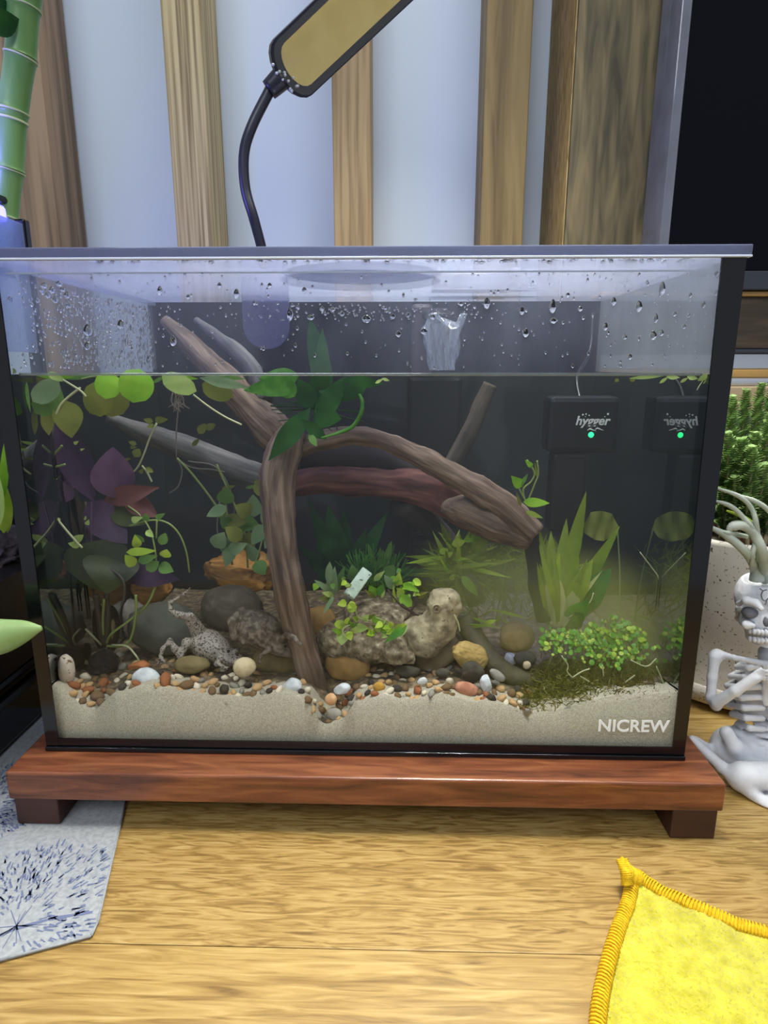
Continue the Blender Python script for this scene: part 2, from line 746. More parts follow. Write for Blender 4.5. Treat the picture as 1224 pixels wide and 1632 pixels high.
def volmat(name, color, density, absorb=None, surface=None):
    m = bpy.data.materials.new(name)
    m.use_nodes = True
    nt = m.node_tree
    nt.nodes.remove(nt.nodes['Principled BSDF'])
    out = nt.nodes['Material Output']
    sc = N(nt, 'ShaderNodeVolumeScatter')
    sc.inputs['Color'].default_value = color
    sc.inputs['Density'].default_value = density
    res = sc.outputs[0]
    if absorb:
        ab = N(nt, 'ShaderNodeVolumeAbsorption')
        ab.inputs['Color'].default_value = absorb[0]
        ab.inputs['Density'].default_value = absorb[1]
        ad = N(nt, 'ShaderNodeAddShader')
        nt.links.new(res, ad.inputs[0])
        nt.links.new(ab.outputs[0], ad.inputs[1])
        res = ad.outputs[0]
    nt.links.new(res, out.inputs['Volume'])
    if surface:
        tr = N(nt, 'ShaderNodeBsdfTransparent')
        gl = N(nt, 'ShaderNodeBsdfGlossy')
        gl.inputs['Roughness'].default_value = 0.03
        mx = N(nt, 'ShaderNodeMixShader')
        mx.inputs[0].default_value = surface
        nt.links.new(tr.outputs[0], mx.inputs[1])
        nt.links.new(gl.outputs[0], mx.inputs[2])
        nt.links.new(mx.outputs[0], out.inputs['Surface'])
    return m


BLACK = plain('black_plastic', S(14, 15, 20), 0.35)
BLACKGLOSS = plain('black_gloss', S(10, 11, 16), 0.12)

# ------------------------------------------------------------------ the room: wall, table top
WALL = mat('wall_paint', [(0.3, S(202, 216, 235)), (0.7, S(208, 221, 238))], scale=3, rough=0.7)
mb = MB()
box(mb, (-1.6, 0.468, -0.9), (1.6, 0.50, 2.2))
struct('wall_back', mb, WALL)

mb = MB()
box(mb, (-1.6, -2.4, -0.78), (1.6, 0.468, -0.75))
struct('floor', mb, mat('room_floor', [(0.3, S(90, 76, 60)), (0.7, S(120, 102, 80))], scale=5))

OAK = mat('oak', [(0.25, S(112, 84, 40)), (0.42, S(150, 120, 64)), (0.56, S(172, 142, 82)), (0.75, S(190, 164, 106))], scale=12, rough=0.42,
          detail=4, distort=1.1, stretch=(2.0, 24, 10), bump=0.12, bscale=26, bstretch=(1.2, 12, 1), rnd=0.05, coat=0.12)
OAKFIG = mat('oak_figured', [(0.28, S(114, 86, 42)), (0.44, S(148, 118, 62)), (0.54, S(168, 138, 80)), (0.75, S(184, 158, 100))], scale=14, rough=0.42,
             detail=4, distort=2.0, stretch=(2.2, 20, 8), bump=0.12, bscale=26, bstretch=(1.2, 12, 1), rnd=0.05, coat=0.12)
table = thing('table', (0, 0.0, -0.03), 'pale oak table top with visible board joints under everything', 'table')
yb = [-0.42, -0.330, -0.2235, -0.100, 0.052, 0.16, 0.27, 0.38, 0.466]
for i in range(len(yb) - 1):
    cuts = [-0.75, 0.75]
    mb = MB()
    box(mb, (-0.75, yb[i] + 0.0002, -0.03), (0.75, yb[i + 1] - 0.0002, 0.0), 0.0003)
    build('plank', mb, OAKFIG if i in (3, 5) else OAK, table, smooth=False)

# upright timbers in front of the wall: (left edge px, right edge px) of the front face at v=400
def postmat(name, stops, scale=22, st=(9, 9, 0.5), distort=0.3):
    return mat(name, stops, scale=scale, stretch=st, rough=0.65, bump=0.25, bscale=30, detail=3, distort=distort)


PINE = postmat('striped_pine', [(0.35, S(128, 112, 78)), (0.5, S(174, 157, 116)), (0.62, S(196, 181, 139))], scale=34, st=(9, 9, 0.12), distort=0.1)
PINKPINE = postmat('reddish_pine', [(0.35, S(104, 86, 70)), (0.6, S(158, 134, 108))], scale=14, st=(5, 5, 0.25))
TANPINE = postmat('tan_pine', [(0.35, S(132, 110, 76)), (0.6, S(168, 144, 104))], scale=30, st=(6, 6, 0.2))
WALNUTPINE = postmat('knotty_pine', [(0.3, S(98, 82, 52)), (0.5, S(134, 114, 74)), (0.7, S(150, 130, 86))], scale=12, st=(6, 6, 0.35), distort=1.0)
GREYPLANK = postmat('weathered_plank', [(0.3, S(66, 61, 45)), (0.5, S(104, 94, 67)), (0.72, S(132, 118, 84))], scale=14, st=(6, 6, 0.8), distort=0.8)


def post(l, r, Yf, Yb, m, label, zt=1.3, sidem=None):
    a, b = P(l, 400, Yf), P(r, 400, Yf)
    t = thing('wooden_post', ((a[0] + b[0]) / 2, (Yf + Yb) / 2, 0.0), label, 'post')
    mb = MB()
    box(mb, (a[0], Yf, 0.0), (b[0], Yb, zt), 0.0015)
    build('timber', mb, m, t, smooth=False)
    return t


post(30, 97, 0.40, 0.466, PINKPINE, 'reddish brown square timber post behind the bamboo cane')
post(283, 341, 0.40, 0.466, PINE, 'pale pine timber post with close dark vertical grain stripes')
post(533, 592, 0.41, 0.466, TANPINE, 'tan timber post partly hidden behind the lamp head')
post(764, 832, 0.405, 0.466, WALNUTPINE, 'brown timber post with a dark slanting streak beside the wide plank')
a, b = P(898, 400, 0.35), P(1100, 400, 0.35)
t = thing('timber_plank', ((a[0] + b[0]) / 2, 0.4, 0), 'wide rough weathered wooden plank next to the dark glass panel', 'plank')
mb = MB()
box(mb, (a[0], 0.35, 0), (b[0], 0.466, 1.3), 0.003)
build('timber', mb, GREYPLANK, t, smooth=False)

LITSIDE = postmat('lit_side', [(0.3, S(104, 84, 50)), (0.5, S(156, 132, 84)), (0.7, S(182, 158, 108))], scale=40, st=(9, 9, 1.2), distort=0.8)  # light on the plank's rough side put into paler wood
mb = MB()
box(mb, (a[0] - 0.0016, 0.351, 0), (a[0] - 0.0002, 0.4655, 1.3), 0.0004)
build('lit_side', mb, LITSIDE, t, smooth=False)

# dark glass panel at right, with clear edge and frame, and the shelf boards under it
DARKGLASS = mat('dark_glass', [(0.3, S(5, 5, 12)), (0.7, S(8, 8, 17))], scale=2, rough=0.06, spec=0.14)
CLEAREDGE = clearmat('acrylic_edge', tint=(0.75, 0.76, 0.82, 1), refl=0.14, rough=0.08, fog=(0.30, 0.5), fogcol=S(190, 194, 210))
GREYBAR = plain('dark_grey_bar', S(52, 56, 64), 0.4)
Yc = 0.30
p0 = P(1060, 433, Yc)
case = thing('display_case', (p0[0] + 0.15, Yc, 0), 'dark glass fronted case with a clear edge strip at the right', 'case')
zb_, zt_ = p0[2], 1.1
mb = MB(); box(mb, (p0[0], Yc, zb_), (p0[0] + 0.40, Yc + 0.045, zt_), 0.001); build('glass_panel', mb, DARKGLASS, case, smooth=False)
mb = MB(); box(mb, (p0[0] - 0.0095, Yc - 0.004, zb_), (p0[0] - 0.0005, Yc + 0.045, zt_), 0.001); build('edge_strip', mb, CLEAREDGE, case, smooth=False)
z0 = P(1200, 463, Yc)[2]
mb = MB(); box(mb, (p0[0] - 0.01, Yc - 0.006, z0), (p0[0] + 0.40, Yc + 0.045, zb_ - 0.0003), 0.001); build('bottom_frame', mb, GREYBAR, case, smooth=False)


def board(v0, v1, Y, thick, m, label, name, x0=None, bev=0.001):
    x0 = p0[0] - 0.06 if x0 is None else x0
    za, zc = P(1200, v1, Y)[2], P(1200, v0, Y)[2]
    mb = MB()
    box(mb, (x0, Y, za), (x0 + 0.5, Y + thick, zc), bev)
    o = build(name, mb, m, None, smooth=False)
    tag(o, label, 'board')


SILVER = plain('silver_rail', S(190, 196, 205), 0.3, metal=0.6)
HBROWN = mat('dark_board', [(0.3, S(46, 38, 28)), (0.5, S(70, 58, 42)), (0.7, S(88, 74, 54))], scale=10, stretch=(1, 8, 9), rough=0.6, bump=0.2, bscale=30, distort=0.8)
PALEBOARD = mat('pale_board', [(0.3, S(170, 146, 110)), (0.7, S(206, 184, 146))], scale=14, stretch=(1, 8, 8), rough=0.6)
GOLDB = mat('golden_board', [(0.3, S(170, 132, 72)), (0.7, S(200, 160, 92))], scale=14, stretch=(1, 8, 8), rough=0.5)
board(464, 472, Yc, 0.03, GOLDB, 'thin golden wooden strip directly under the dark glass case', 'wooden_strip')
board(472.5, 556, Yc + 0.004, 0.03, HBROWN, 'dark brown horizontal board beside the upper tank corner', 'wooden_board')
board(556.5, 563, Yc + 0.002, 0.03, GREYBAR, 'thin dark rail beneath the dark brown board', 'rail')
board(563.5, 588, Yc + 0.004, 0.03, SILVER, 'silvery white horizontal rail right of the tank', 'rail')
board(588.5, 602, Yc + 0.004, 0.03, GOLDB, 'tan wooden strip between two pale rails right of tank', 'wooden_strip')
board(602.5, 616, Yc + 0.000, 0.03, SILVER, 'grey rounded rail right of tank above the succulents', 'rail', bev=0.003)
board(616.5, 655, Yc - 0.02, 0.06, PALEBOARD, 'pale wooden board right behind the succulent tops', 'wooden_board')

# ------------------------------------------------------------------ placemat with printed seed heads
MATB = mat('placemat_weave', [(0.35, S(148, 152, 156)), (0.65, S(166, 170, 173))], scale=420, rough=0.8, bump=0.35, bscale=900, detail=2, bdist=0.0004)
PRINT = plain('print_blue', S(104, 114, 146), 0.8)
pm = thing('placemat', (-0.25, 0.0, 0), 'light grey placemat with blue seed head prints under the stand corner', 'placemat')
edge = [PZ(203, 1270), PZ(157, 1471), PZ(146, 1495), PZ(0, 1534), PZ(-260, 1590)]
poly = [(-0.150, 0.11, 0)] + [tuple(p) for p in edge] + [(-0.42, -0.06, 0), (-0.42, 0.11, 0)]
mb = MB()
n = len(poly)
V = [(p[0], p[1], 0.0002) for p in poly] + [(p[0], p[1], 0.0016) for p in poly]
F = [tuple(range(n))[::-1], tuple(range(n, 2 * n))] + [(i, (i + 1) % n, n + (i + 1) % n, n + i) for i in range(n)]
mb.add(V, F)
build('mat', mb, MATB, pm, smooth=False)
# stitched edge
mb = MB()
for i in range(1, 5):
    tube(mb, [np.array(poly[i]) + (0, 0, 0.0014), np.array(poly[i + 1]) + (0, 0, 0.0014)] if i < 5 else [], 0.0007, n=6, seg=3)
build('edge_stitching', mb, MATB, pm)


def inside(x, y):
    c = False
    for i in range(n):
        a, b = poly[i], poly[(i + 1) % n]
        if (a[1] > y) != (b[1] > y) and x < (b[0] - a[0]) * (y - a[1]) / (b[1] - a[1]) + a[0]:
            c = not c
    return c


def seedhead(cx, cy, R, seed, stem):
    rs = random.Random(seed)
    mb = MB()
    z = 0.00175

    def stroke(p, q, w):
        d = np.array([q[0] - p[0], q[1] - p[1]])
        if not (inside(*p) and inside(*q)):
            return
        s = unit(np.array([-d[1], d[0]])) * w / 2
        mb.add([(p[0] - s[0], p[1] - s[1], z), (p[0] + s[0], p[1] + s[1], z), (q[0] + s[0] * .6, q[1] + s[1] * .6, z), (q[0] - s[0] * .6, q[1] - s[1] * .6, z)], [(0, 1, 2, 3)])
    for k in range(14):
        a = rs.uniform(0, 2 * math.pi)
        r1 = R * rs.uniform(0.12, 0.3)
        stroke((cx, cy), (cx + math.cos(a) * r1, cy + math.sin(a) * r1), 0.0006)
    for k in range(900):
        a = rs.uniform(0, 2 * math.pi)
        r0 = R * (0.18 + 0.80 * rs.random() ** 0.6)
        ln = R * rs.uniform(0.035, 0.10)
        p = (cx + math.cos(a) * r0, cy + math.sin(a) * r0)
        a2 = a + rs.choice((-0.7, 0, 0, 0.7)) * rs.random()
        q = (p[0] + math.cos(a2) * ln, p[1] + math.sin(a2) * ln)
        stroke(p, q, rs.uniform(0.0007, 0.0014))
    pts = [np.array(p) for p in stem]
    for p, q in zip(pts[:-1], pts[1:]):
        stroke(p[:2], q[:2], 0.0024)
    o = build('printed_seed_head', mb, PRINT, pm, smooth=False, recalc=False)
    o['kind'] = 'stuff'


c1 = PZ(27, 1480)
seedhead(c1[0], c1[1], 0.055, 3, [PZ(*q) for q in ((-60, 1520), (-20, 1504), (27, 1484), (80, 1469), (120, 1462), (148, 1458))])
c2 = PZ(-28, 1285)
seedhead(c2[0], c2[1], 0.042, 4, [PZ(-60, 1300), PZ(-28, 1285)])

# ------------------------------------------------------------------ wooden stand
ZB, HT, WZ, DP = 0.03876, 0.29353, 0.27242, 0.22323
TOP = ZB + HT
MAHOG = mat('mahogany', [(0.3, S(76, 40, 24)), (0.5, S(120, 68, 42)), (0.7, S(152, 94, 60))], scale=16, stretch=(1.2, 10, 10), rough=0.33, bump=0.12, bscale=60, bstretch=(1, 12, 12), distort=0.7, detail=7, coat=0.2)
FOOTW = mat('dark_stain', [(0.3, S(50, 26, 22)), (0.7, S(70, 38, 30))], scale=14, stretch=(1, 6, 6), rough=0.5)
st = thing('tank_stand', (0, 0.1, 0), 'low reddish mahogany stand with two feet under the aquarium', 'stand')
mb = MB(); box(mb, (-0.2136, -0.0238, 0.0201), (0.2155, 0.245, ZB), 0.0012); build('stand_top', mb, MAHOG, st, smooth=False)
fl = P(92, 1300, -0.0238)[0]
fr = P(1071, 1320, -0.0238)[0]
for x0, x1 in ((-0.2116, fl), (fr, 0.2135)):
    mb = MB(); box(mb, (x0, -0.0225, 0.0017 if x0 < 0 else 0.0), (x1, 0.243, 0.0200), 0.001); build('foot', mb, FOOTW, st, smooth=False)

# ------------------------------------------------------------------ aquarium shell
aq = thing('aquarium', (0, DP / 2, ZB), 'black edged glass aquarium on the mahogany stand, full of plants', 'aquarium')
CLEAR = clearmat('clear_glass', refl=0.002, rough=0.01, tint=(0.985, 0.99, 0.99, 1))
MISTF = clearmat('mist_front', refl=0.0, fog=(0.10, 0.34), fogcol=S(206, 212, 232), fogscale=26, zgrad=(WZ, TOP, 0.55, 1.3), fstretch=(1, 1, 0.35))
MISTS = clearmat('mist_right', refl=0.0, fog=(0.50, 0.70), fogcol=S(176, 184, 186), fogscale=34, fstretch=(1, 1, 0.5))
MISTL = clearmat('mist_left', refl=0.0, fog=(0.05, 0.20), fogcol=S(186, 204, 216), fogscale=40, fstretch=(1, 1, 0.5))
T = 0.0035
mb = MB(); box(mb, (-0.2, 0, ZB), (0.2, T, TOP - 0.0003)); front = build('front_pane', mb, CLEAR, aq, smooth=False)
mb = MB(); box(mb, (-0.2, DP - 0.001, ZB), (0.2, DP + 0.003, TOP - 0.0003)); 
BACKFILM = mat('back_film', [(0.3, S(9, 11, 22)), (0.7, S(16, 20, 32))], scale=6, rough=0.3, spec=.3)
build('back_panel', mb, BACKFILM, aq, smooth=False)


def sidemat():
    m = bpy.data.materials.new('wet_side_glass')
    m.use_nodes = True
    nt = m.node_tree
    nt.nodes.remove(nt.nodes['Principled BSDF'])
    gl = N(nt, 'ShaderNodeBsdfGlossy')
    gl.inputs['Roughness'].default_value = 0.015
    gl.inputs['Color'].default_value = (0.62, 0.66, 0.66, 1)
    df = N(nt, 'ShaderNodeBsdfDiffuse')
    df.inputs[0].default_value = S(30, 38, 42)
    mx = N(nt, 'ShaderNodeMixShader')
    mx.inputs[0].default_value = 0.72
    nt.links.new(df.outputs[0], mx.inputs[1])
    nt.links.new(gl.outputs[0], mx.inputs[2])
    nt.links.new(mx.outputs[0], nt.nodes['Material Output'].inputs['Surface'])
    return m


WETSIDE = sidemat()
for sx in (-1, 1):
    x0, x1 = (0.1965, 0.2) if sx > 0 else (-0.2, -0.1965)
    mb = MB(); box(mb, (x0, T + 0.0002, WZ), (x1, DP - 0.0012, TOP - 0.0003)); build('side_pane', mb, CLEAR, aq, smooth=False)
    mb = MB(); box(mb, (x0, T + 0.0002, ZB), (x1, DP - 0.0012, WZ - 0.0001)); build('wet_side_pane', mb, WETSIDE, aq, smooth=False)
mb = MB(); box(mb, (-0.1963, T + 0.0002, ZB + 0.0005), (0.1963, DP - 0.0012, ZB + 0.004)); build('bottom_pane', mb, BLACK, aq, smooth=False)
# black printed border around the front pane (tapered verticals, rim at the foot)
mb = MB()


def bar(a, b, c, d, y0=-0.0012, y1=-0.0001):
    V = [(p[0], y, p[1]) for y in (y0, y1) for p in (a, b, c, d)]
    mb.add(V, [(0, 1, 2, 3), (7, 6, 5, 4), (0, 4, 5, 1), (1, 5, 6, 2), (2, 6, 7, 3), (3, 7, 4, 0)])


bar((-0.2005, ZB), (-0.1925, ZB), (-0.1915, TOP - 0.001), (-0.2005, TOP - 0.001))
bar((0.1930, ZB), (0.2005, ZB), (0.2005, TOP - 0.001), (0.1880, TOP - 0.001))
bar((-0.1924, ZB + 0.0004), (0.1929, ZB + 0.0004), (0.1929, ZB + 0.0085), (-0.1924, ZB + 0.0085), -0.0011)
build('black_border', mb, BLACKGLOSS, aq, smooth=False)
mb = MB(); box(mb, (-0.2008, -0.0026, ZB + 0.0002), (0.2008, -0.0013, ZB + 0.0032), 0.0005); build('bottom_rim', mb, BLACKGLOSS, aq, smooth=False)
# mist of condensation on the insides of the panes above the water
mb = MB(); mb.add([(-0.195, T + 0.0006, WZ), (0.195, T + 0.0006, WZ), (0.195, T + 0.0006, TOP - 0.001), (-0.195, T + 0.0006, TOP - 0.001)], [(0, 1, 2, 3)])
o = build('condensation_film', mb, MISTF, aq, smooth=False); o['kind'] = 'stuff'
mb = MB(); mb.add([(0.1958, T + 0.001, WZ), (0.1958, DP - 0.002, WZ), (0.1958, DP - 0.002, TOP - 0.001), (0.1958, T + 0.001, TOP - 0.001)], [(0, 1, 2, 3)])
o = build('condensation_film', mb, MISTS, aq, smooth=False); o['kind'] = 'stuff'
mb = MB(); mb.add([(-0.1958, T + 0.001, WZ), (-0.1958, DP - 0.002, WZ), (-0.1958, DP - 0.002, TOP - 0.001), (-0.1958, T + 0.001, TOP - 0.001)], [(0, 1, 2, 3)])
o = build('condensation_film', mb, MISTL, aq, smooth=False); o['kind'] = 'stuff'
# maker's lettering
def text(name, body, size, loc, m, parent, shear=0.0, offset=0.0, extrude=0.00015):
    c = bpy.data.curves.new(name, 'FONT')
    c.body = body
    c.size = size
    c.shear = shear
    c.offset = offset
    c.extrude = extrude
    c.align_x = 'CENTER'
    c.align_y = 'CENTER'
    tmp = bpy.data.objects.new(name, c)
    COL.objects.link(tmp)
    me = bpy.data.meshes.new_from_object(tmp.evaluated_get(bpy.context.evaluated_depsgraph_get()))
    bpy.data.objects.remove(tmp)
    me.materials.clear()
    me.materials.append(m)
    o = bpy.data.objects.new(name, me)
    COL.objects.link(o)
    o.parent = parent
    o.location = Vector([float(x) for x in (np.array(loc) - world_loc(parent))])
    o.rotation_euler = (math.pi / 2, 0, 0)
    return o


WHITEINK = plain('white_ink', S(245, 250, 252), 0.5)
lt = text('lettering', 'NICREW', 0.0112, P(1009, 1158, -0.0004), WHITEINK, aq, offset=0.00022)
lt['label'] = 'white NICREW lettering at the lower right'

# lid
LIDM = clearmat('lid_acrylic', tint=(0.90, 0.92, 0.97, 1), refl=0.05, rough=0.04, fog=(0.16, 0.32), fogcol=S(196, 202, 230), fogscale=18)
LIDE = clearmat('lid_edge', tint=(0.55, 0.58, 0.68, 1), refl=0.12, rough=0.06, fog=(0.45, 0.75), fogcol=S(128, 134, 160), fogscale=60, fstretch=(0.4, 1, 1))
lid = thing('tank_cover', (0, DP / 2, TOP), 'clear acrylic lid with misted underside on the aquarium', 'lid')
mb = MB(); box(mb, (-0.205, 0.0005, TOP), (0.2012, DP + 0.004, TOP + 0.0046), 0.0004); build('lid_panel', mb, LIDM, lid, smooth=False)
mb = MB(); box(mb, (-0.206, -0.003, TOP), (0.2022, 0.0003, TOP + 0.0050), 0.0005); build('front_edge', mb, LIDE, lid, smooth=False)
LINEM = plain('bright_edge', S(214, 222, 240), 0.25)
mb = MB(); box(mb, (-0.2060, -0.0036, TOP - 0.0012), (0.2022, 0.0001, TOP - 0.0001), 0.0003); build('edge_lip', mb, LINEM, lid, smooth=False)
mb = MB(); box(mb, (-0.190, T + 0.0012, TOP - 0.0070), (0.183, T + 0.0022, TOP - 0.0062)); build('inner_lip', mb, LINEM, lid, smooth=False)
mb = MB(); box(mb, (-0.1945, 0.010, TOP - 0.0035), (-0.1915, DP - 0.004, TOP - 0.0002)); build('side_runner', mb, LIDM, lid, smooth=False)
DOME = clearmat('dome_acrylic', tint=(0.86, 0.88, 0.96, 1), refl=0.10, rough=0.03, fog=(0.1, 0.25), fogcol=S(170, 176, 214))
cx = P(578, 390, 0.095)[0]
cover = thing('feeding_cover', (cx, 0.095, TOP + 0.0047), 'clear round domed cover on the middle of the lid', 'cover')
mb = MB(); lathe(mb, [(0.050, 0), (0.049, 0.0035), (0.044, 0.0065), (0.030, 0.0088), (0.012, 0.0098), (0.001, 0.010)], (cx, 0.095, TOP + 0.0048), 40); build('dome', mb, DOME, cover)
mb = MB(); lathe(mb, [(0.0505, 0), (0.0525, 0.0008), (0.0525, 0.0022), (0.0505, 0.003)], (cx, 0.095, TOP + 0.0047), 40); build('rim', mb, CLEAREDGE, cover)
# black bar and coiled cable on the lid
a, b = P(690, 388, 0.19), P(812, 388, 0.19)
o = None
mb = MB(); box(mb, (a[0], 0.18, TOP + 0.0047), (b[0], 0.205, TOP + 0.0175), 0.0015)
tag(build('power_box', mb, BLACK), 'flat black plastic box lying at the back of the lid', 'box')
c = P(829, 384, 0.19)
mb = MB()
for k in range(4):
    pts = [(c[0] + (0.0065 + 0.0012 * k) * math.cos(t), 0.185 + 0.0022 * k, TOP + 0.0137 + (0.0065 + 0.0006 * k) * math.sin(t)) for t in np.linspace(0, 6.28, 14)]
    tube(mb, pts, 0.0011, n=6, seg=36)
tube(mb, [(c[0] + 0.008, 0.187, TOP + 0.010), (c[0] + 0.014, 0.19, TOP + 0.0065), (c[0] - 0.02, 0.2, TOP + 0.006)], 0.0011, n=6)
tag(build('coiled_cable', mb, BLACK), 'small coil of black cable standing on the lid', 'cable')

# ------------------------------------------------------------------ water and its haze
WATER = volmat('tank_water', (0.86, 0.90, 0.84, 1), 0.26, ((0.75, 0.9, 0.8, 1), 0.15), surface=0.02)
mb = MB(); box(mb, (-0.1962, T + 0.0004, ZB + 0.0043), (0.1962, DP - 0.0014, WZ))
water = tag(build('water', mb, WATER, smooth=False), 'slightly hazy water filling the aquarium', 'water', kind='stuff')
CLOUD = volmat('algae_cloud', (0.80, 0.88, 0.16, 1), 1.0)
_nt = CLOUD.node_tree                                  # thickest at the heart of each cloud, thinning to nothing at its skin
_sc = [n_ for n_ in _nt.nodes if n_.type == 'VOLUME_SCATTER'][0]
_tc = N(_nt, 'ShaderNodeTexCoord')
_ma = N(_nt, 'ShaderNodeVectorMath', operation='MULTIPLY_ADD')
_ma.inputs[1].default_value = (2, 2, 2)
_ma.inputs[2].default_value = (-1, -1, -1)
_le = N(_nt, 'ShaderNodeVectorMath', operation='LENGTH')
_mr = N(_nt, 'ShaderNodeMapRange')
_mr.interpolation_type = 'SMOOTHSTEP'
_mr.inputs[1].default_value, _mr.inputs[2].default_value = 0.98, 0.05
_mr.inputs[3].default_value, _mr.inputs[4].default_value = 0.0, 19.0
_nt.links.new(_tc.outputs['Generated'], _ma.inputs[0])
_nt.links.new(_ma.outputs[0], _le.inputs[0])
_nt.links.new(_le.outputs['Value'], _mr.inputs[0])
_nt.links.new(_mr.outputs[0], _sc.inputs['Density'])
for (u, v, Y, r) in ((785, 935, 0.075, (0.075, 0.05, 0.055)), (900, 970, 0.075, (0.085, 0.055, 0.055)), (990, 1040, 0.05, (0.075, 0.04, 0.045))):
    mb = MB(); ellipsoid(mb, P(u, v, Y), r, 24, 14)
    o = build('murk', mb, CLOUD, water); o['kind'] = 'stuff'
# surface line
MENI = clearmat('meniscus', tint=(0.78, 0.82, 0.74, 1), refl=0.25, rough=0.08, fog=(0.1, 0.3), fogcol=S(120, 130, 110))
mb = MB(); box(mb, (-0.190, T + 0.0003, WZ - 0.0008), (0.187, T + 0.0022, WZ + 0.0008), 0.0003); o = build('surface_line', mb, MENI, water, smooth=False); o['kind'] = 'stuff'

# ------------------------------------------------------------------ sand bank
CLIP[0] = True
line = [(60, 1090), (91, 1097), (124, 1123), (150, 1133), (183, 1104), (229, 1095), (278, 1100), (343, 1110), (392, 1113), (445, 1104), (488, 1118), (514, 1159), (550, 1146), (566, 1120), (609, 1110), (658, 1117), (707, 1107), (756, 1121), (777, 1117), (798, 1123), (831, 1134), (860, 1139), (900, 1130), (960, 1113), (1060, 1106), (1100, 1104)]
lx = np.array([P(u, v, T)[0] for u, v in line])
lz = np.array([P(u, v, T)[2] for u, v in line])


def ground(x, y):
    zf = np.interp(x, lx, lz)
    k = np.clip((np.asarray(y) - T) / 0.07, 0, 1)
    k = k * k * (3 - 2 * k)
    return zf * (1 - k) + (0.063 + 0.003 * vnoise(np.asarray(x) * 25, np.asarray(y) * 25, 0.5, 3)) * k


SAND = mat('sand', [(0.30, S(142, 135, 114)), (0.5, S(168, 161, 140)), (0.68, S(186, 180, 160))], scale=1500, rough=0.9, bump=0.3, bscale=1100, detail=3, speck=(42, 0.66, S(92, 80, 60)), bdist=0.0006)
mb = MB()
nx, ny = 130, 60
xs = np.linspace(-0.1957, 0.1957, nx)
ys = np.linspace(T + 0.0008, DP - 0.002, ny)
XX, YY = np.meshgrid(xs, ys, indexing='ij')
ZZ = ground(XX, YY) + 0.0006 * vnoise(XX * 300, YY * 300, 0, 8)
V = np.stack([XX, YY, ZZ], -1).reshape(-1, 3)
F = [(i * ny + j, (i + 1) * ny + j, (i + 1) * ny + j + 1, i * ny + j + 1) for i in range(nx - 1) for j in range(ny - 1)]
m0 = len(V)
bot = [(x, ys[0], ZB + 0.0045) for x in xs]
V = np.concatenate([V, bot])
F += [(m0 + i, m0 + i + 1, (i + 1) * ny, i * ny) for i in range(nx - 1)]
mb.add(V, F)
tag(build('sand', mb, SAND, recalc=False), 'pale beige sand bank at the bottom of the aquarium', 'sand', kind='stuff')


def hit(u, v):
    for Y in np.linspace(T + 0.004, 0.20, 160):
        p = P(u, v, Y)
        if p[2] <= ground(p[0], Y):
            return Y
    return 0.2

# ------------------------------------------------------------------ driftwood
DRIFT = mat('driftwood', [(0.28, S(60, 48, 41)), (0.48, S(98, 82, 70)), (0.68, S(130, 113, 98))], scale=260, mode='grain', stretch=(1, 1, 0.10), rough=0.75, bump=0.5, bscale=520, bstretch=(1, 1, 0.08), distort=0.6, bdist=0.0012, spec=0.2)
DRIFTRED = mat('driftwood_red', [(0.28, S(46, 27, 27)), (0.5, S(88, 54, 50)), (0.7, S(116, 80, 70))], scale=200, mode='grain', stretch=(1, 1, 0.12), rough=0.7, bump=0.4, bscale=420, bstretch=(1, 1, 0.08), distort=0.6, spec=0.2)
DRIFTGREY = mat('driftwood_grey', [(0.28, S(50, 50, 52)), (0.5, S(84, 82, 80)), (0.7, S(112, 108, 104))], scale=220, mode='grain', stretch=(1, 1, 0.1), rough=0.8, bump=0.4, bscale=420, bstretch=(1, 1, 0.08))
OLIVEROOT = mat('olive_root', [(0.3, S(62, 58, 34)), (0.7, S(92, 86, 52))], scale=120, rough=0.7, bump=0.3, bscale=300)


def pts(L, Y=None):
    return [P(q[0], q[1], q[2] if len(q) > 2 else Y) for q in L]


def rad(L, Y):
    return [r * px(Y) for r in L]


dw = thing('driftwood', P(505, 1105, 0.04), 'large branching brown driftwood arching across the tank beside the stone turtle', 'driftwood')
groove = lambda t, x: 1 - 0.35 * math.exp(-((x - 1.1) / 0.25) ** 2) * math.exp(-((t - 0.16) / 0.12) ** 2)
mb = MB(); tube(mb, pts([(462, 690, .062), (452, 720, .055), (443, 770, .048), (447, 840, .042), (455, 900, .04), (466, 960, .04), (482, 1030, .04), (505, 1108, .04)]), rad([24, 31, 30, 27, 26, 27, 24, 22], .045), n=26, seg=70, rough=0.10, rs=90, seed=3, ridges=0.05, dent=groove)
build('trunk', mb, DRIFT, dw)
mb = MB(); tube(mb, pts([(468, 715, .062), (440, 690, .066), (408, 660, .072), (374, 622, .078), (335, 582, .086), (300, 545, .094), (262, 510, .10)]), rad([30, 30, 27, 24, 20, 16, 9], .07), n=22, seg=60, rough=0.14, rs=80, seed=5, ridges=0.06)
build('branch', mb, DRIFT, dw)
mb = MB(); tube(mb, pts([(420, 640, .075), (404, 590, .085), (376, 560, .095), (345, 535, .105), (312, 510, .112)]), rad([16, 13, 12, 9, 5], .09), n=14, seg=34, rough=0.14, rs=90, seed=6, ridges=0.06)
build('branch', mb, DRIFTGREY, dw)  # grey of the fog above the water put into this branch's colour
hollow = lambda t, x: 1.0
mb = MB(); tube(mb, pts([(478, 715, .07), (520, 700, .075), (565, 694, .075), (620, 706, .072), (680, 734, .068), (740, 766, .064), (800, 802, .06), (852, 850, .058)]), rad([16, 17, 15, 15, 19, 21, 22, 19], .068), n=22, seg=80, rough=0.16, rs=90, seed=7, ridges=0.07)
build('arching_branch', mb, DRIFT, dw)
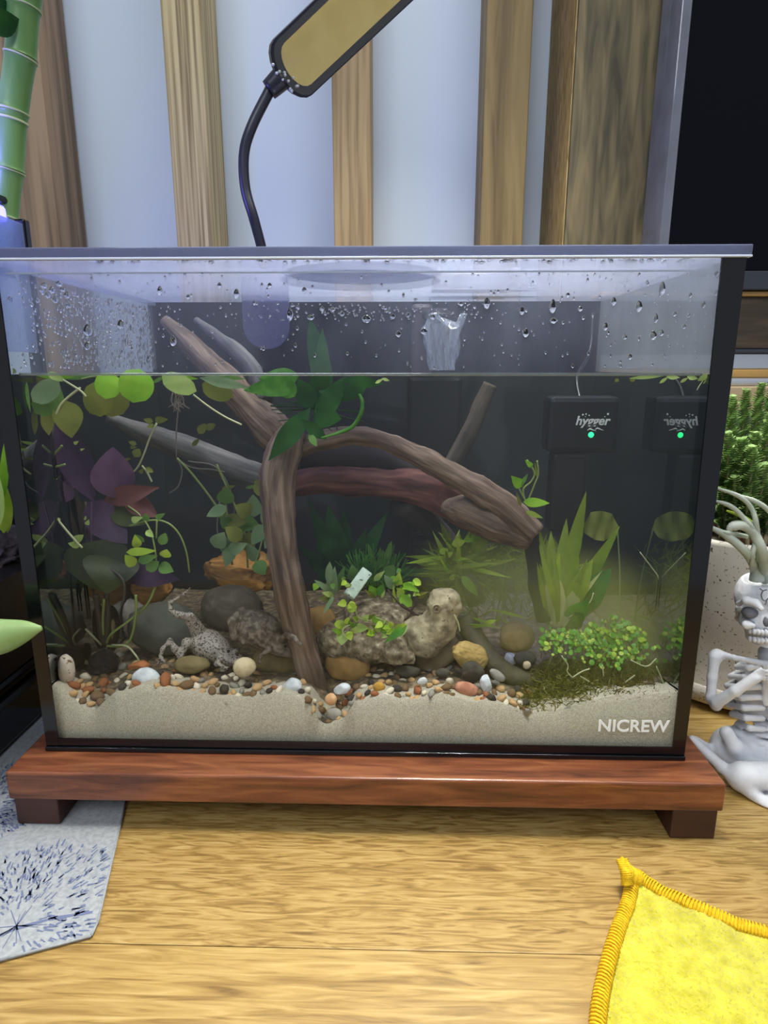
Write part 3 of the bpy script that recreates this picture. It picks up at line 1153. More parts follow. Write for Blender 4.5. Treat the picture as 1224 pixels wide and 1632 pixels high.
mb = MB(); tube(mb, pts([(455, 775, .085), (500, 765, .10), (560, 768, .105), (630, 772, .10), (690, 782, .092), (750, 806, .088), (806, 836, .08), (852, 856, .07)]), rad([20, 24, 25, 26, 33, 42, 36, 18], .095), n=22, seg=70, rough=0.12, rs=70, seed=8, ridges=0.06)
build('lower_limb', mb, DRIFTRED, dw)
mb = MB(); tube(mb, pts([(690, 800, .086), (740, 812, .074), (795, 836, .066), (846, 862, .062)]), rad([5, 28, 30, 16], .075), n=20, seg=44, rough=0.12, rs=80, seed=31, ridges=0.07)
build('under_limb', mb, DRIFT, dw)
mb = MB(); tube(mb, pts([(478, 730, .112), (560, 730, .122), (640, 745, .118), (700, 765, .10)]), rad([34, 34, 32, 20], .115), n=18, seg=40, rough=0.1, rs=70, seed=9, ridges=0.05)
DARKHOL = mat('dark_wood_and_shade', [(0.3, S(24, 18, 20)), (0.7, S(46, 34, 34))], scale=120, mode='grain', stretch=(1, 1, .1), rough=0.8)
build('hollow_shade', mb, DARKHOL, dw)  # dark fill, the shade in the log's hollow painted as a tube
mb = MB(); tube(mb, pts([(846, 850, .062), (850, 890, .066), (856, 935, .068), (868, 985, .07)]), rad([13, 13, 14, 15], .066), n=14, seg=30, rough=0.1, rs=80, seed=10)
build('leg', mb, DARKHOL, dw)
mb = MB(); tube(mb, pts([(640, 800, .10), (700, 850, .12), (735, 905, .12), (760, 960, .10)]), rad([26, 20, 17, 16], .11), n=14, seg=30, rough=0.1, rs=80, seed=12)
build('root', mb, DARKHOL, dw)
mb = MB(); tube(mb, pts([(742, 985, .07), (757, 1018, .06), (785, 1055, .048), (820, 1080, .042), (868, 1092, .04)]), rad([22, 19, 18, 18, 14], .05), n=16, seg=40, rough=0.06, rs=60, seed=11)
tag(build('driftwood_root', mb, OLIVEROOT), 'smooth olive root curving down into the moss mat', 'driftwood')
mb = MB(); tube(mb, pts([(782, 612, .165), (765, 650, .165), (745, 695, .163), (715, 748, .16)]), rad([12, 13, 14, 14], .165), n=12, seg=26, rough=0.08, rs=80, seed=13, ridges=0.05)
tag(build('driftwood_stick', mb, mat('driftwood_dim', [(0.3, S(48, 42, 36)), (0.7, S(88, 78, 66))], scale=200, mode='grain', stretch=(1, 1, .1), rough=.8, spec=.2)), 'straight brown stick slanting behind the arch of driftwood', 'driftwood')
mb = MB(); tube(mb, pts([(172, 666, .092), (232, 690, .110), (300, 718, .130), (380, 750, .145), (450, 772, .155)]), rad([7, 16, 22, 24, 24], .155), n=14, seg=36, rough=0.12, rs=70, seed=14, ridges=0.06)
tag(build('driftwood_log', mb, DRIFTGREY), 'dim grey log lying level at the back left', 'driftwood')

# ------------------------------------------------------------------ filter and heater at the back
FILT = mat('filter_plastic', [(0.3, S(10, 11, 17)), (0.7, S(16, 17, 24))], scale=30, rough=0.45, spec=.25)
PURPLEP = plain('purple_grey_plastic', S(58, 46, 54), 0.4)
fa, fb = P(650, 760, .175), P(716, 500, .175)
fi = thing('internal_filter', ((fa[0] + fb[0]) / 2, .19, .10), 'black internal filter at the back pouring water', 'filter')
mb = MB(); box(mb, (fa[0], .175, .10), (fb[0] + .012, .215, WZ - 0.004), 0.003); build('body', mb, FILT, fi, smooth=False)
mb = MB(); box(mb, (fa[0] + 0.002, .185, WZ - 0.0038), (P(690, 500, .185)[0], .215, P(660, 484, .185)[2]), 0.003); build('riser', mb, PURPLEP, fi, smooth=False)
sp = P(705, 512, .165)
mb = MB(); tube(mb, [(sp[0] - .006, .19, sp[2] + .006), (sp[0] - .002, .178, sp[2] + .005), (sp[0], .168, sp[2])], [.011, .012, .013], n=16, seg=12, flat=.5); build('spout', mb, FILT, fi)
mb = MB()
for k in range(9):
    z = .11 + .008 * k
    box(mb, (fa[0] + .006, .1735, z), (fb[0] + .004, .1752, z + .003))
build('intake_grille', mb, BLACK, fi, smooth=False)
JET = clearmat('falling_water', tint=(.86, .9, .95, 1), refl=.16, rough=.05, fog=(.0, .55), fogcol=S(220, 228, 240), fogscale=420, fstretch=(1, 1, .14))
mb = MB()
prof = []
nn, sg = 60, 24
V = []
for i in range(sg):
    t = i / (sg - 1)
    c = P(706 - 2 * t, 512 + 78 * t, .16)
    for j in range(nn):
        th = 2 * math.pi * j / nn
        r = (31 - 13 * t ** 0.8) * px(.16) * (1 + 0.14 * math.sin(7 * th + 4 * t) + 0.09 * math.sin(13 * th - 5 * t) + 0.14 * float(vnoise(math.cos(th) * 2, math.sin(th) * 2, t * 3, 4)))
        V.append((c[0] + r * math.cos(th), .16 + r * .6 * math.sin(th), c[2] + (0.006 * math.cos(th * 3) * (1 - t))))
F = [(i * nn + j, i * nn + (j + 1) % nn, (i + 1) * nn + (j + 1) % nn, (i + 1) * nn + j) for i in range(sg - 1) for j in range(nn)]
F += [tuple(range(nn))[::-1], tuple((sg - 1) * nn + j for j in range(nn))]
mb.add(V, F)
tag(build('water_jet', mb, JET), 'clear ruffled stream of water falling from the filter spout', 'water', kind='stuff')

YH = 0.116
h0, h1 = P(905, 840, YH), P(985, 640, YH)
ht = thing('heater_controller', ((h0[0] + h1[0]) / 2, YH + .01, .0), 'black submerged heater with white lettering and a green light', 'heater')
HB = plain('heater_black', S(9, 11, 17), 0.45, spec=.25)
HBB = mat('heater_brown', [(0.3, S(22, 20, 20)), (0.7, S(32, 28, 27))], scale=40, rough=0.5, spec=.2)
mb = MB(); box(mb, (P(872, 700, YH)[0], YH, P(900, 722, YH)[2]), (P(986, 700, YH)[0], YH + .022, P(900, 632, YH)[2]), .004); build('control_box', mb, HB, ht, smooth=False)
mb = MB(); box(mb, (P(880, 780, YH)[0], YH + .002, P(900, 850, YH)[2]), (P(936, 780, YH)[0], YH + .020, P(900, 723, YH)[2]), .003); build('heater_guard', mb, HBB, ht, smooth=False)
LOGO = plain('print_grey', S(205, 210, 205), 0.6)
LED = bpy.data.materials.new('green_led'); LED.use_nodes = True
bb = LED.node_tree.nodes['Principled BSDF']
setin(bb, emission_strength=2.2); bb.inputs['Emission Color'].default_value = (0.02, 0.95, 0.25, 1); bb.inputs['Base Color'].default_value = (0, .5, .1, 1)
text('lettering', 'hygger', 0.0092, P(944, 671, YH - .0003), LOGO, ht, shear=0.22, offset=0.0002)
mb = MB()
for (u, v, r) in ((929, 661, 1.5), (934, 660, 1.3), (939, 662, 1.1), (933, 664, .8), (964, 664, .9), (969, 660, 1.8)):
    ellipsoid(mb, P(u, v, YH - .0003), (r * px(YH), .0002, r * px(YH)), 8, 5)
for (u0, u1, dv) in ((936, 950, 0), (948, 962, -1)):
    tube(mb, pts([(u0, 686 + dv), (u0 + 4, 683.5 + dv), (u0 + 8, 685 + dv), (u1, 687 + dv)], YH - .0003), rad([.4, 1.1, 1.0, .3], YH), n=5, seg=12)
build('emblem', mb, LOGO, ht)
mb = MB(); ellipsoid(mb, P(942, 693, YH - .0002), (4.6 * px(YH), .0009, 4.6 * px(YH)), 12, 6); build('green_light', mb, LED, ht)
mb = MB(); tube(mb, pts([(925, 640, YH + .012), (920, 600, .15), (940, 560, .20), (945, 500, .215)]), .0016, n=6); build('cord', mb, BLACK, ht)

# ------------------------------------------------------------------ stones
def stonemat(name, dark, light, mid=None, scale=70, rough=0.75, bump=0.35, speck=None, stretch=(1, 1, 1), distort=0.3):
    st_ = [(0.3, dark), (0.7, light)] if mid is None else [(0.28, dark), (0.5, mid), (0.72, light)]
    return mat(name, st_, scale=scale, rough=rough, bump=bump, bscale=scale * 5, speck=speck, stretch=stretch, distort=distort, bdist=0.0007, spec=0.2)


GREYGREEN = stonemat('grey_green_stone', S(70, 74, 66), S(104, 106, 94), scale=50)
OLIVEST = stonemat('olive_stone', S(104, 92, 58), S(142, 128, 88), scale=60)
TANST = stonemat('tan_stone', S(138, 104, 58), S(186, 150, 92), scale=60)
YELST = stonemat('yellow_stone', S(158, 130, 70), S(206, 178, 108), scale=90, bump=0.6)
WHITEST = stonemat('white_quartz', S(184, 190, 190), S(226, 230, 230), scale=120, rough=0.45)
SPECKST = stonemat('speckled_white_stone', S(190, 178, 160), S(218, 208, 192), scale=120, speck=(330, 0.60, S(120, 92, 70)))
BEIGEST = stonemat('beige_pebble_stone', S(190, 172, 130), S(220, 206, 168), scale=160)
DARKST = stonemat('dark_stone', S(58, 56, 48), S(88, 84, 72), scale=90)
PINKST = stonemat('pink_stone', S(160, 104, 80), S(196, 142, 112), scale=140)
RUSTST = stonemat('rust_stone', S(140, 84, 48), S(176, 112, 68), scale=90)
GREYST = stonemat('pale_grey_stone', S(134, 130, 118), S(168, 164, 150), scale=80)
GREYTAN = stonemat('grey_tan_slab', S(132, 120, 88), S(164, 152, 114), scale=90)
ORANGE = stonemat('orange_sandstone', S(150, 98, 48), S(214, 164, 92), S(188, 132, 66), scale=42, stretch=(1, 1, 3.4), distort=1.2, bump=0.8)
PEACHST = stonemat('peach_stone', S(200, 150, 104), S(232, 196, 150), scale=160)
GOLDST = stonemat('golden_stone', S(168, 124, 46), S(200, 158, 74), scale=160)
MOTTLE = stonemat('mottled_stone', S(72, 68, 58), S(118, 112, 98), S(92, 86, 74), scale=70, distort=1.0)


def stone(u, v, w, h, Y, m, label, seed=1, deep=0.8, rough=0.18, facet=0, rot=(0, 0, 0), sub=4, box_=0.0, name='stone', fine=0.03):
    k = px(Y)
    c = P(u, v, Y)
    rx, rz = w * k / 2, h * k / 2
    ry = (rx + rz) / 2 * deep
    mb = MB()
    rock(mb, c + np.array([0, ry * 0.4, 0]), (rx * 1.03, ry, rz * 1.05), seed, rough, facet, sub, rot, fine, box_)
    return tag(build(name, mb, m), label, 'stone')


stone(103, 1070, 29, 56, .015, SPECKST, 'upright white speckled oval stone at the left end', 1, .7, .06)
stone(258, 1008, 128, 92, .075, GREYGREEN, 'big smooth grey green boulder left of the frogs', 2, .7, .10)
stone(146, 1006, 66, 82, .085, OLIVEST, 'olive stone behind the black root clump of the lotus', 3, .8, .12)
stone(84, 1000, 54, 78, .07, GREYGREEN, 'grey green stone against the left pane', 4, .7, .15)
stone(196, 990, 100, 70, .115, GREYST, 'dull grey stone behind the lotus stems', 5, .7, .15)
stone(108, 962, 80, 44, .135, GREYST, 'pale flat stone lying at the back left', 6, .8, .15, 3)
stone(184, 955, 70, 46, .15, PINKST, 'pinkish pale stone at the back behind the lotus stems', 7, .8, .15, 3)
stone(236, 940, 64, 78, .125, ORANGE, 'jagged orange sandstone at the left of the pair', 8, .6, .35, 5, (0, .3, 0), 5, 0, 'sandstone', .10)
stone(378, 912, 116, 66, .135, ORANGE, 'layered orange sandstone behind the frogs', 9, .7, .25, 4, (0, .05, 0), 5, .2, 'sandstone', .10)
stone(230, 1083, 48, 34, .018, WHITEST, 'bluish white rounded quartz stone left on the sand', 10, .8, .1)
stone(221, 1062, 34, 15, .026, RUSTST, 'flat rust brown stone above the bluish white stone', 11, .8, .12, 3)
stone(303, 1063, 62, 29, .032, OLIVEST, 'flat olive stone under the spotted frog', 12, .9, .10)
stone(388, 1066, 40, 34, .022, BEIGEST, 'round beige pebble in front of the spotted frog', 13, .9, .06)
stone(440, 1058, 84, 62, .055, OLIVEST, 'olive brown stone under the ridged frog', 14, .8, .12)
stone(511, 1002, 58, 74, .075, TANST, 'upright tan yellow stone behind the driftwood trunk', 15, .7, .12, 2)
stone(553, 1064, 88, 54, .048, TANST, 'angular tan stone right of the trunk foot', 16, .8, .10, 5, (0, .08, 0), 4, .35)
stone(693, 1043, 104, 62, .062, GREYTAN, 'grey tan slab leaning under the turtle head', 17, .6, .10, 5, (0, -.62, 0), 4, .35)
stone(752, 1049, 64, 46, .042, YELST, 'rough yellow stone right of the leaning slab', 18, .8, .16, 0, (0, .35, 0), 5, 0, 'stone', .06)
stone(752, 1074, 42, 38, .026, DARKST, 'dark grey stone in front of the rough yellow stone', 19, .8, .12, 3)
stone(775, 1091, 22, 33, .016, WHITEST, 'small upright white quartz chip beside the pinkish pebble', 20, .8, .15, 4)
stone(744, 1101, 42, 25, .014, PINKST, 'pinkish oval pebble at the sand edge', 21, .8, .08, 0, (0, .25, 0))
stone(793, 1078, 32, 16, .028, GREYST, 'long grey pebble lying against the olive root', 22, .8, .08, 0, (0, .65, 0))
stone(824, 1019, 66, 52, .07, YELST, 'yellow brown stone beside the round leaved plant', 23, .8, .10, 2)
stone(838, 1052, 40, 26, .052, DARKST, 'flat dark stone below the yellow brown stone', 24, .8, .1)
stone(814, 1051, 20, 24, .06, WHITEST, 'white chip wedged between root and yellow brown stone', 25, .8, .2, 4)
stone(840, 1061, 14, 14, .042, BEIGEST, 'tiny cream pebble resting below the flat dark stone', 26, .8, .1)
stone(465, 1096, 34, 31, .014, WHITEST, 'white rounded quartz stone left of the trunk foot', 27, .8, .12, 2)
stone(545, 1100, 30, 19, .018, WHITEST, 'white flat stone right of the trunk foot', 28, .8, .12, 3, (0, -.4, 0))
stone(527, 1116, 21, 22, .012, PEACHST, 'peach coloured pebble right below the trunk foot', 29, .8, .1, 2)
stone(533, 1140, 30, 22, .009, GREYST, 'grey oval pebble lowest in the sand dip', 30, .8, .06, 0, (0, .4, 0))
stone(604, 1097, 20, 20, .014, GOLDST, 'golden round pebble under the turtle', 31, .8, .08)
stone(673, 1087, 21, 14, .013, WHITEST, 'bright white shard tilted on the gravel', 32, .4, .1, 6, (0, -.6, 0), 3, .3)
stone(706, 1074, 26, 16, .03, DARKST, 'dark oval pebble left of the dark grey stone', 33, .8, .06)
stone(650, 1072, 44, 22, .04, DARKST, 'flat dark stone in shade under the turtle', 34, .8, .1, 2)
stone(1066, 1010, 56, 24, .13, GREYST, 'pale flat stone against the right pane', 35, .8, .12, 5, (0, 0, 0), 4, .4)
stone(1012, 1000, 34, 26, .14, WHITEST, 'white stone behind the round leaved plant', 36, .8, .15, 4)
stone(925, 1000, 30, 28, .15, GREYST, 'grey stone between sword plant and round leaved plant', 37, .8, .15, 4)
stone(936, 1124, 14, 13, .006, BEIGEST, 'single cream pebble on the sand under the moss', 38, .8, .08)
stone(932, 1085, 18, 12, .03, OLIVEST, 'olive pebble caught in the moss', 39, .8, .08)
stone(104, 1040, 30, 30, .05, OLIVEST, 'small olive stone above the speckled oval stone', 40, .8, .12)
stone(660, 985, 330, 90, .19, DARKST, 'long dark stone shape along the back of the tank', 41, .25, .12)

# gravel band: pebbles drawn from a few shared shapes
PEBM = {
    'tan': stonemat('pebble_tan', S(170, 134, 88), S(204, 170, 122), scale=240),
    'rust': stonemat('pebble_rust', S(128, 76, 48), S(164, 106, 68), scale=240),
    'brown': stonemat('pebble_brown', S(94, 74, 50), S(130, 104, 72), scale=240),
    'dark': stonemat('pebble_dark', S(46, 42, 38), S(74, 68, 60), scale=240),
    'cream': stonemat('pebble_cream', S(202, 190, 160), S(228, 218, 194), scale=240),
    'grey': stonemat('pebble_grey', S(120, 118, 106), S(154, 150, 138), scale=240),
}
PEBME = {}
for key in PEBM:
    for s in range(3):
        mb = MB()
        rock(mb, (0, 0, 0), (1, 0.8, 0.72), 50 + s * 7 + len(key), 0.16, 3 if s else 0, 2, (0, 0, 0), 0.02)
        me = bpy.data.meshes.new('pebble')
        me.from_pydata([tuple(p) for p in np.concatenate(mb.v)], [], mb.f)
        at = me.attributes.new('grain', 'FLOAT_VECTOR', 'POINT')
        me.polygons.foreach_set('use_smooth', [True] * len(me.polygons))
        me.materials.append(PEBM[key])
        PEBME[key, s] = me
CNAME = {'tan': 'tan', 'rust': 'rust brown', 'brown': 'dull brown', 'dark': 'blackish', 'cream': 'cream white', 'grey': 'grey'}


def zone(u):
    return ('left of the quartz stone' if u < 215 else 'below the frogs' if u < 430 else 'in the dip at the trunk foot' if u < 565 else
            'below the turtle' if u < 690 else 'right of the turtle')


def pebble(u, v, w, key, Y=None):
    Y = Y if Y is not None else hit(u, v + w * 0.25)
    w *= 1.28
    k = px(Y)
    c = P(u, v, Y)
    o = bpy.data.objects.new('pebble', PEBME[key, rng.randrange(3)])
    COL.objects.link(o)
    o.location = c
    r = w * k / 2
    o.scale = (r * rng.uniform(.95, 1.2), r * rng.uniform(.8, 1.1), r * rng.uniform(.8, 1.05))
    o.rotation_euler = (rng.uniform(-.5, .5), rng.uniform(-.6, .6), rng.uniform(0, 6.28))
    tag(o, 'small %s gravel pebble %s' % (CNAME[key], zone(u)), 'pebble', '%s gravel pebbles %s' % (CNAME[key], zone(u)))


EXPL = [(137, 1079, 17, 'cream'), (118, 1092, 17, 'rust'), (141, 1092, 13, 'tan'), (155, 1094, 12, 'brown'), (140, 1100, 18, 'rust'), (163, 1090, 18, 'rust'),
        (135, 1108, 15, 'tan'), (155, 1110, 22, 'brown'), (145, 1122, 14, 'tan'), (132, 1117, 15, 'brown'), (162, 1120, 18, 'brown'), (178, 1104, 16, 'brown'),
        (150, 1083, 13, 'brown'), (187, 1086, 14, 'cream'), (204, 1089, 14, 'cream'), (197, 1078, 14, 'cream'), (217, 1089, 13, 'rust'), (193, 1065, 16, 'grey'), (206, 1050, 18, 'dark'), (190, 1046, 15, 'grey'),
        (263, 1084, 23, 'rust'), (281, 1090, 14, 'tan'), (298, 1091, 18, 'brown'), (284, 1079, 13, 'cream'), (311, 1083, 15, 'tan'), (325, 1075, 17, 'tan'), (314, 1094, 12, 'cream'), (326, 1093, 13, 'tan'),
        (339, 1087, 14, 'tan'), (345, 1070, 12, 'tan'), (358, 1081, 14, 'cream'), (357, 1098, 20, 'dark'), (338, 1101, 16, 'brown'), (373, 1093, 13, 'grey'), (385, 1089, 14, 'cream'), (372, 1103, 10, 'tan'),
        (396, 1092, 16, 'dark'), (410, 1096, 18, 'tan'), (425, 1088, 15, 'tan'), (429, 1101, 14, 'dark'), (409, 1085, 10, 'brown'), (445, 1099, 13, 'cream'), (480, 1102, 10, 'dark'), (490, 1100, 12, 'cream'),
        (475, 1113, 14, 'cream'), (490, 1116, 16, 'brown'), (498, 1130, 15, 'tan'), (511, 1131, 14, 'brown'), (515, 1148, 14, 'dark'), (524, 1150, 12, 'brown'), (486, 1127, 13, 'tan'), (557, 1104, 14, 'rust'),
        (560, 1112, 14, 'dark'), (551, 1120, 14, 'rust'), (541, 1126, 13, 'brown'), (550, 1138, 12, 'tan'), (559, 1136, 10, 'cream'), (572, 1108, 14, 'tan'), (569, 1094, 14, 'brown'), (580, 1094, 10, 'cream'), (586, 1104, 12, 'dark'),
        (620, 1087, 14, 'tan'), (621, 1101, 13, 'cream'), (633, 1097, 15, 'dark'), (645, 1096, 15, 'brown'), (656, 1085, 14, 'tan'), (650, 1106, 11, 'tan'), (666, 1099, 18, 'rust'), (684, 1092, 12, 'tan'), (688, 1105, 15, 'grey'),
        (674, 1114, 10, 'cream'), (656, 1113, 11, 'tan'), (694, 1088, 12, 'tan'), (675, 1075, 11, 'tan'), (718, 1086, 14, 'cream'), (710, 1095, 15, 'brown'), (724, 1094, 13, 'brown'), (761, 1118, 15, 'tan'), (770, 1115, 12, 'rust'),
        (784, 1112, 15, 'dark'), (799, 1113, 15, 'tan'), (798, 1097, 16, 'tan'), (790, 1089, 12, 'grey'), (788, 1104, 10, 'brown'), (814, 1105, 16, 'brown'), (814, 1092, 11, 'cream'), (826, 1108, 12, 'tan'), (834, 1101, 12, 'brown'), (823, 1128, 10, 'cream')]
taken = []
for (u, v, w, k) in EXPL:
    pebble(u, v, w, k)
    taken.append((u, v, w))
BIG = [(103, 1070, 20), (230, 1083, 22), (303, 1063, 24), (388, 1066, 19), (465, 1096, 16), (553, 1064, 36), (527, 1116, 11), (752, 1060, 32), (775, 1091, 12), (744, 1101, 17), (604, 1097, 10), (505, 1095, 20), (440, 1058, 34)]
cnt = 0
for tr in range(6000):
    u = rng.uniform(112, 842)
    vb = np.interp(u, [q[0] for q in line], [q[1] for q in line])
    v = rng.uniform(vb - 46, vb - 2)
    w = rng.uniform(10, 16)
    if any((u - a) ** 2 + (v - b) ** 2 < ((w + c) * 0.36) ** 2 for a, b, c in taken):
        continue
    if any((u - a) ** 2 + (v - b) ** 2 < (c + 1) ** 2 for a, b, c in BIG):
        continue
    taken.append((u, v, w))
    pebble(u, v, w, rng.choice(['tan', 'tan', 'brown', 'brown', 'rust', 'dark', 'grey', 'cream']))
    cnt += 1
    if cnt > 195:
        break

# ------------------------------------------------------------------ stone turtle planter
TURT = mat('turtle_stone', [(0.26, S(96, 86, 66)), (0.46, S(150, 138, 108)), (0.68, S(190, 178, 142))], scale=130, rough=0.85, bump=0.7, bscale=420, speck=(420, 0.68, S(78, 68, 54)), bdist=0.0009)
TURTB = mat('turtle_shell_stone', [(0.28, S(66, 58, 46)), (0.48, S(112, 100, 80)), (0.62, S(150, 138, 112)), (0.74, S(196, 188, 164))], scale=210, rough=0.9, bump=0.9, bscale=500, bdist=0.001, spec=.2)
Yt = 0.075
k = px(Yt)
tc = P(612, 1000, Yt)
LO, HI = (P(500, 900, Yt)[0], 0.006, P(600, 1075, Yt)[2]), (P(750, 900, Yt)[0], 0.135, P(700, 895, Yt)[2])
tu = thing('turtle_planter', P(612, 1050, Yt), 'carved stone turtle planter with round eye and leaves growing in its back', 'ornament')
# shell as a thick low ring with a hollow, the tail end and the flippers
B = Body(LO, HI, 0.0010)
B.ell(P(600, 1003, Yt), (80 * k, 0.040, 40 * k), k=.004)
B.ell(P(542, 1012, Yt), (42 * k, .03, 28 * k), k=.004)
B.ell(P(602, 972, Yt + .002), (58 * k, 0.034, 22 * k), k=.003)
B.path([P(628, 1016, .050), P(630, 1038, .038), P(650, 1047, .032)], [24 * k, 20 * k, 11 * k], .003)
B.path([P(525, 1010, .06), P(527, 1024, .05)], [16 * k, 13 * k], .003)
B.cut(B.ell_d(P(602, 950, Yt - .016), (30 * k, .024, 27 * k)), .002)
B.cut(B.cap_d(P(535, 992, .044), P(600, 1006, .030), 2.5 * k, 2.5 * k), .002)
B.cut(B.cap_d(P(600, 1006, .030), P(650, 1000, .040), 2.5 * k, 2.5 * k), .002)
B.cut(B.ell_d(P(600, 958, .046), (18 * k, .014, 9 * k)), .001)
B.noise(0.0012, 330, 3)
mb = MB(); B.mesh(mb); build('shell', mb, TURTB, tu)
# neck rising to a rounded head with a blunt snout and a mouth line
B = Body(LO, HI, 0.0010)
B.path([P(648, 1014, .060), P(676, 1014, .056), P(699, 998, .054), P(706, 970, .054)], [30 * k, 34 * k, 28 * k, 25 * k], .004)
B.ell(P(706, 962, .054), (26 * k, 25 * k, 27 * k), rotm(0, -.2, 0), .003)
B.ell(P(721, 955, .052), (13 * k, 19 * k, 16 * k), k=.002)
B.ell(P(729, 968, .050), (7 * k, 13 * k, 9 * k), k=.002)
B.cut(B.cap_d(P(712, 980, .034), P(737, 974, .044), 1.6 * k, 1.6 * k), .0010)
for q_ in range(4):
    B.cut(B.cap_d(P(664 + 8 * q_, 992 + 3 * q_, .030), P(672 + 10 * q_, 1030 - 2 * q_, .026), 1.2 * k, 1.2 * k), .0012)
B.noise(0.0009, 260, 3)
mb = MB(); B.mesh(mb); build('head', mb, TURT, tu)
# find the head surface in front of the eye and seat the eye there
hv = np.concatenate(mb.v)
ud = hv - CAM
uu = 612 + FPX * (ud @ RT) / (ud @ FW)
vv = 816 - FPX * (ud @ UP) / (ud @ FW)
near = hv[(np.abs(uu - 696) < 5) & (np.abs(vv - 969) < 5)]
ye = float(np.percentile(near[:, 1], 4)) if len(near) else .036
ec = P(695.5, 969, ye - .0002)
mb = MB()
lathe(mb, [(7.6 * k, .0014), (7.8 * k, -.0008), (6.2 * k, -.0016), (4.6 * k, -.0002), (4.4 * k, .0014)], ec, 20, 'Y')
build('eye_ring', mb, TURT, tu)
EYEM = mat('eye_stone', [(0.3, S(150, 136, 100)), (0.7, S(186, 172, 132))], scale=200, rough=0.6)
mb = MB(); ellipsoid(mb, ec, (3.4 * k, .0014, 3.4 * k), 14, 8); build('eye', mb, EYEM, tu)
mb = MB(); ellipsoid(mb, ec + np.array([0, -.0012, 0]), (1.9 * k, .0006, 1.9 * k), 10, 6); build('pupil', mb, DARKST, tu)
# pale chip standing in the planter
CHIP = mat('pale_chip', [(0.35, S(168, 188, 166)), (0.65, S(204, 218, 200))], scale=120, rough=0.8, speck=(420, 0.63, S(96, 112, 92)), bump=.4, bscale=400)
k2 = px(.058)
cc = P(570.5, 930, .058)
axu = unit(P(586.5, 907, .066) - P(554, 952, .052)); side = unit(np.cross(axu, (0, -1, .2))); nrm = np.cross(axu, side)
Lh, Wh = 28 * k2, 10.5 * k2
mb = MB(); box(mb, (-Lh, -Wh, -.003), (Lh, Wh, .003), .0008)
xform(mb, lambda p: cc + axu * p[0] + side * p[1] * (1 - .10 * math.exp(-(p[0] / (.3 * Lh)) ** 2)) + nrm * p[2])
tag(build('pale_chip', mb, CHIP), 'pale green white speckled oblong chip leaning in the turtle planter', 'chip')

# ------------------------------------------------------------------ frogs
FROGA = mat('spotted_frog_skin', [(0.30, S(136, 128, 116)), (0.7, S(164, 154, 140))], scale=120, rough=0.55, speck=(820, 0.54, S(66, 58, 50)), bump=.4, bscale=500)
FROGB = mat('ridged_frog_skin', [(0.36, S(70, 62, 54)), (0.5, S(98, 88, 77)), (0.64, S(128, 118, 104))], scale=260, stretch=(1, 1, 1), distort=.6, rough=0.6, bump=.3, bscale=420, spec=.2)


def fr_path(B, L, R, k=.0012):
    B.path([P(*q) for q in L], R, k)


Yf = .055
k = px(Yf)
B = Body((P(245, 1000, Yf)[0], .015, P(300, 1080, Yf)[2]), (P(395, 1000, Yf)[0], .10, P(300, 930, Yf)[2]), .00075)
ang = math.atan2(-22, 38)
Rb = rotm(0, .45, 0)
B.ell(P(331, 1028, Yf), (33 * k, 30 * k, 27 * k), Rb, .002)
B.ell(P(346, 1036, Yf - .004), (26 * k, 24 * k, 22 * k), Rb, .003)
B.ell(P(367, 1048, .046), (20 * k, 19 * k, 14 * k), rotm(0, .35, 0), .003)
B.ell(P(381, 1051, .043), (8 * k, 10 * k, 6 * k), k=.003)
# raised hind leg: thigh, shank, long foot with toes
fr_path(B, [(318, 1010, .055), (304, 987, .05), (303, 981, .048)], [14 * k, 10 * k, 6 * k])
fr_path(B, [(303, 983, .048), (284, 980, .046), (272, 973, .046)], [6.5 * k, 6 * k, 4 * k])
fr_path(B, [(272, 973, .046), (271, 960, .048), (284, 952, .05)], [4 * k, 3.2 * k, 2.6 * k])
for q in ((303, 937), (300, 943), (296, 950)):
    fr_path(B, [(284, 952, .05), (292, 947, .05), (q[0], q[1], .05)], [2.2 * k, 1.5 * k, .9 * k], .0006)
# folded hind leg
fr_path(B, [(316, 1028, .05), (298, 1024, .044), (288, 1044, .04)], [11 * k, 8 * k, 5 * k])
fr_path(B, [(288, 1046, .04), (279, 1034, .04), (271, 1020, .042)], [6 * k, 6 * k, 3.6 * k])
fr_path(B, [(271, 1021, .042), (259, 1034, .038), (256, 1046, .036)], [4 * k, 3.4 * k, 3 * k])
for q in ((250, 1062), (257, 1068), (264, 1068), (268, 1063)):
    fr_path(B, [(256, 1045, .036), (q[0], q[1], .034)], [2.2 * k, 1.0 * k], .0006)
# short arms with fingers
fr_path(B, [(352, 1048, .04), (345, 1058, .036), (356, 1062, .034)], [5.5 * k, 4 * k, 3 * k])
for q in ((366, 1064), (364, 1068), (358, 1069)):
    fr_path(B, [(356, 1062, .034), (q[0], q[1], .032)], [1.8 * k, .9 * k], .0006)
fr_path(B, [(366, 1040, .05), (378, 1036, .045)], [5 * k, 3 * k])
B.noise(.0003, 600, 4, 2)
mb = MB(); B.mesh(mb)
fg = thing('spotted_frog', P(335, 1055, Yf), 'grey spotted frog with raised hind leg on the flat olive stone', 'frog')
build('body', mb, FROGA, fg)
for (u, v, y) in ((364, 1038, .034), (378, 1043, .033)):
    mb = MB(); ellipsoid(mb, P(u, v, y), (2.8 * k, 2.8 * k, 2.8 * k), 10, 7); build('eye', mb, BLACKGLOSS, fg)

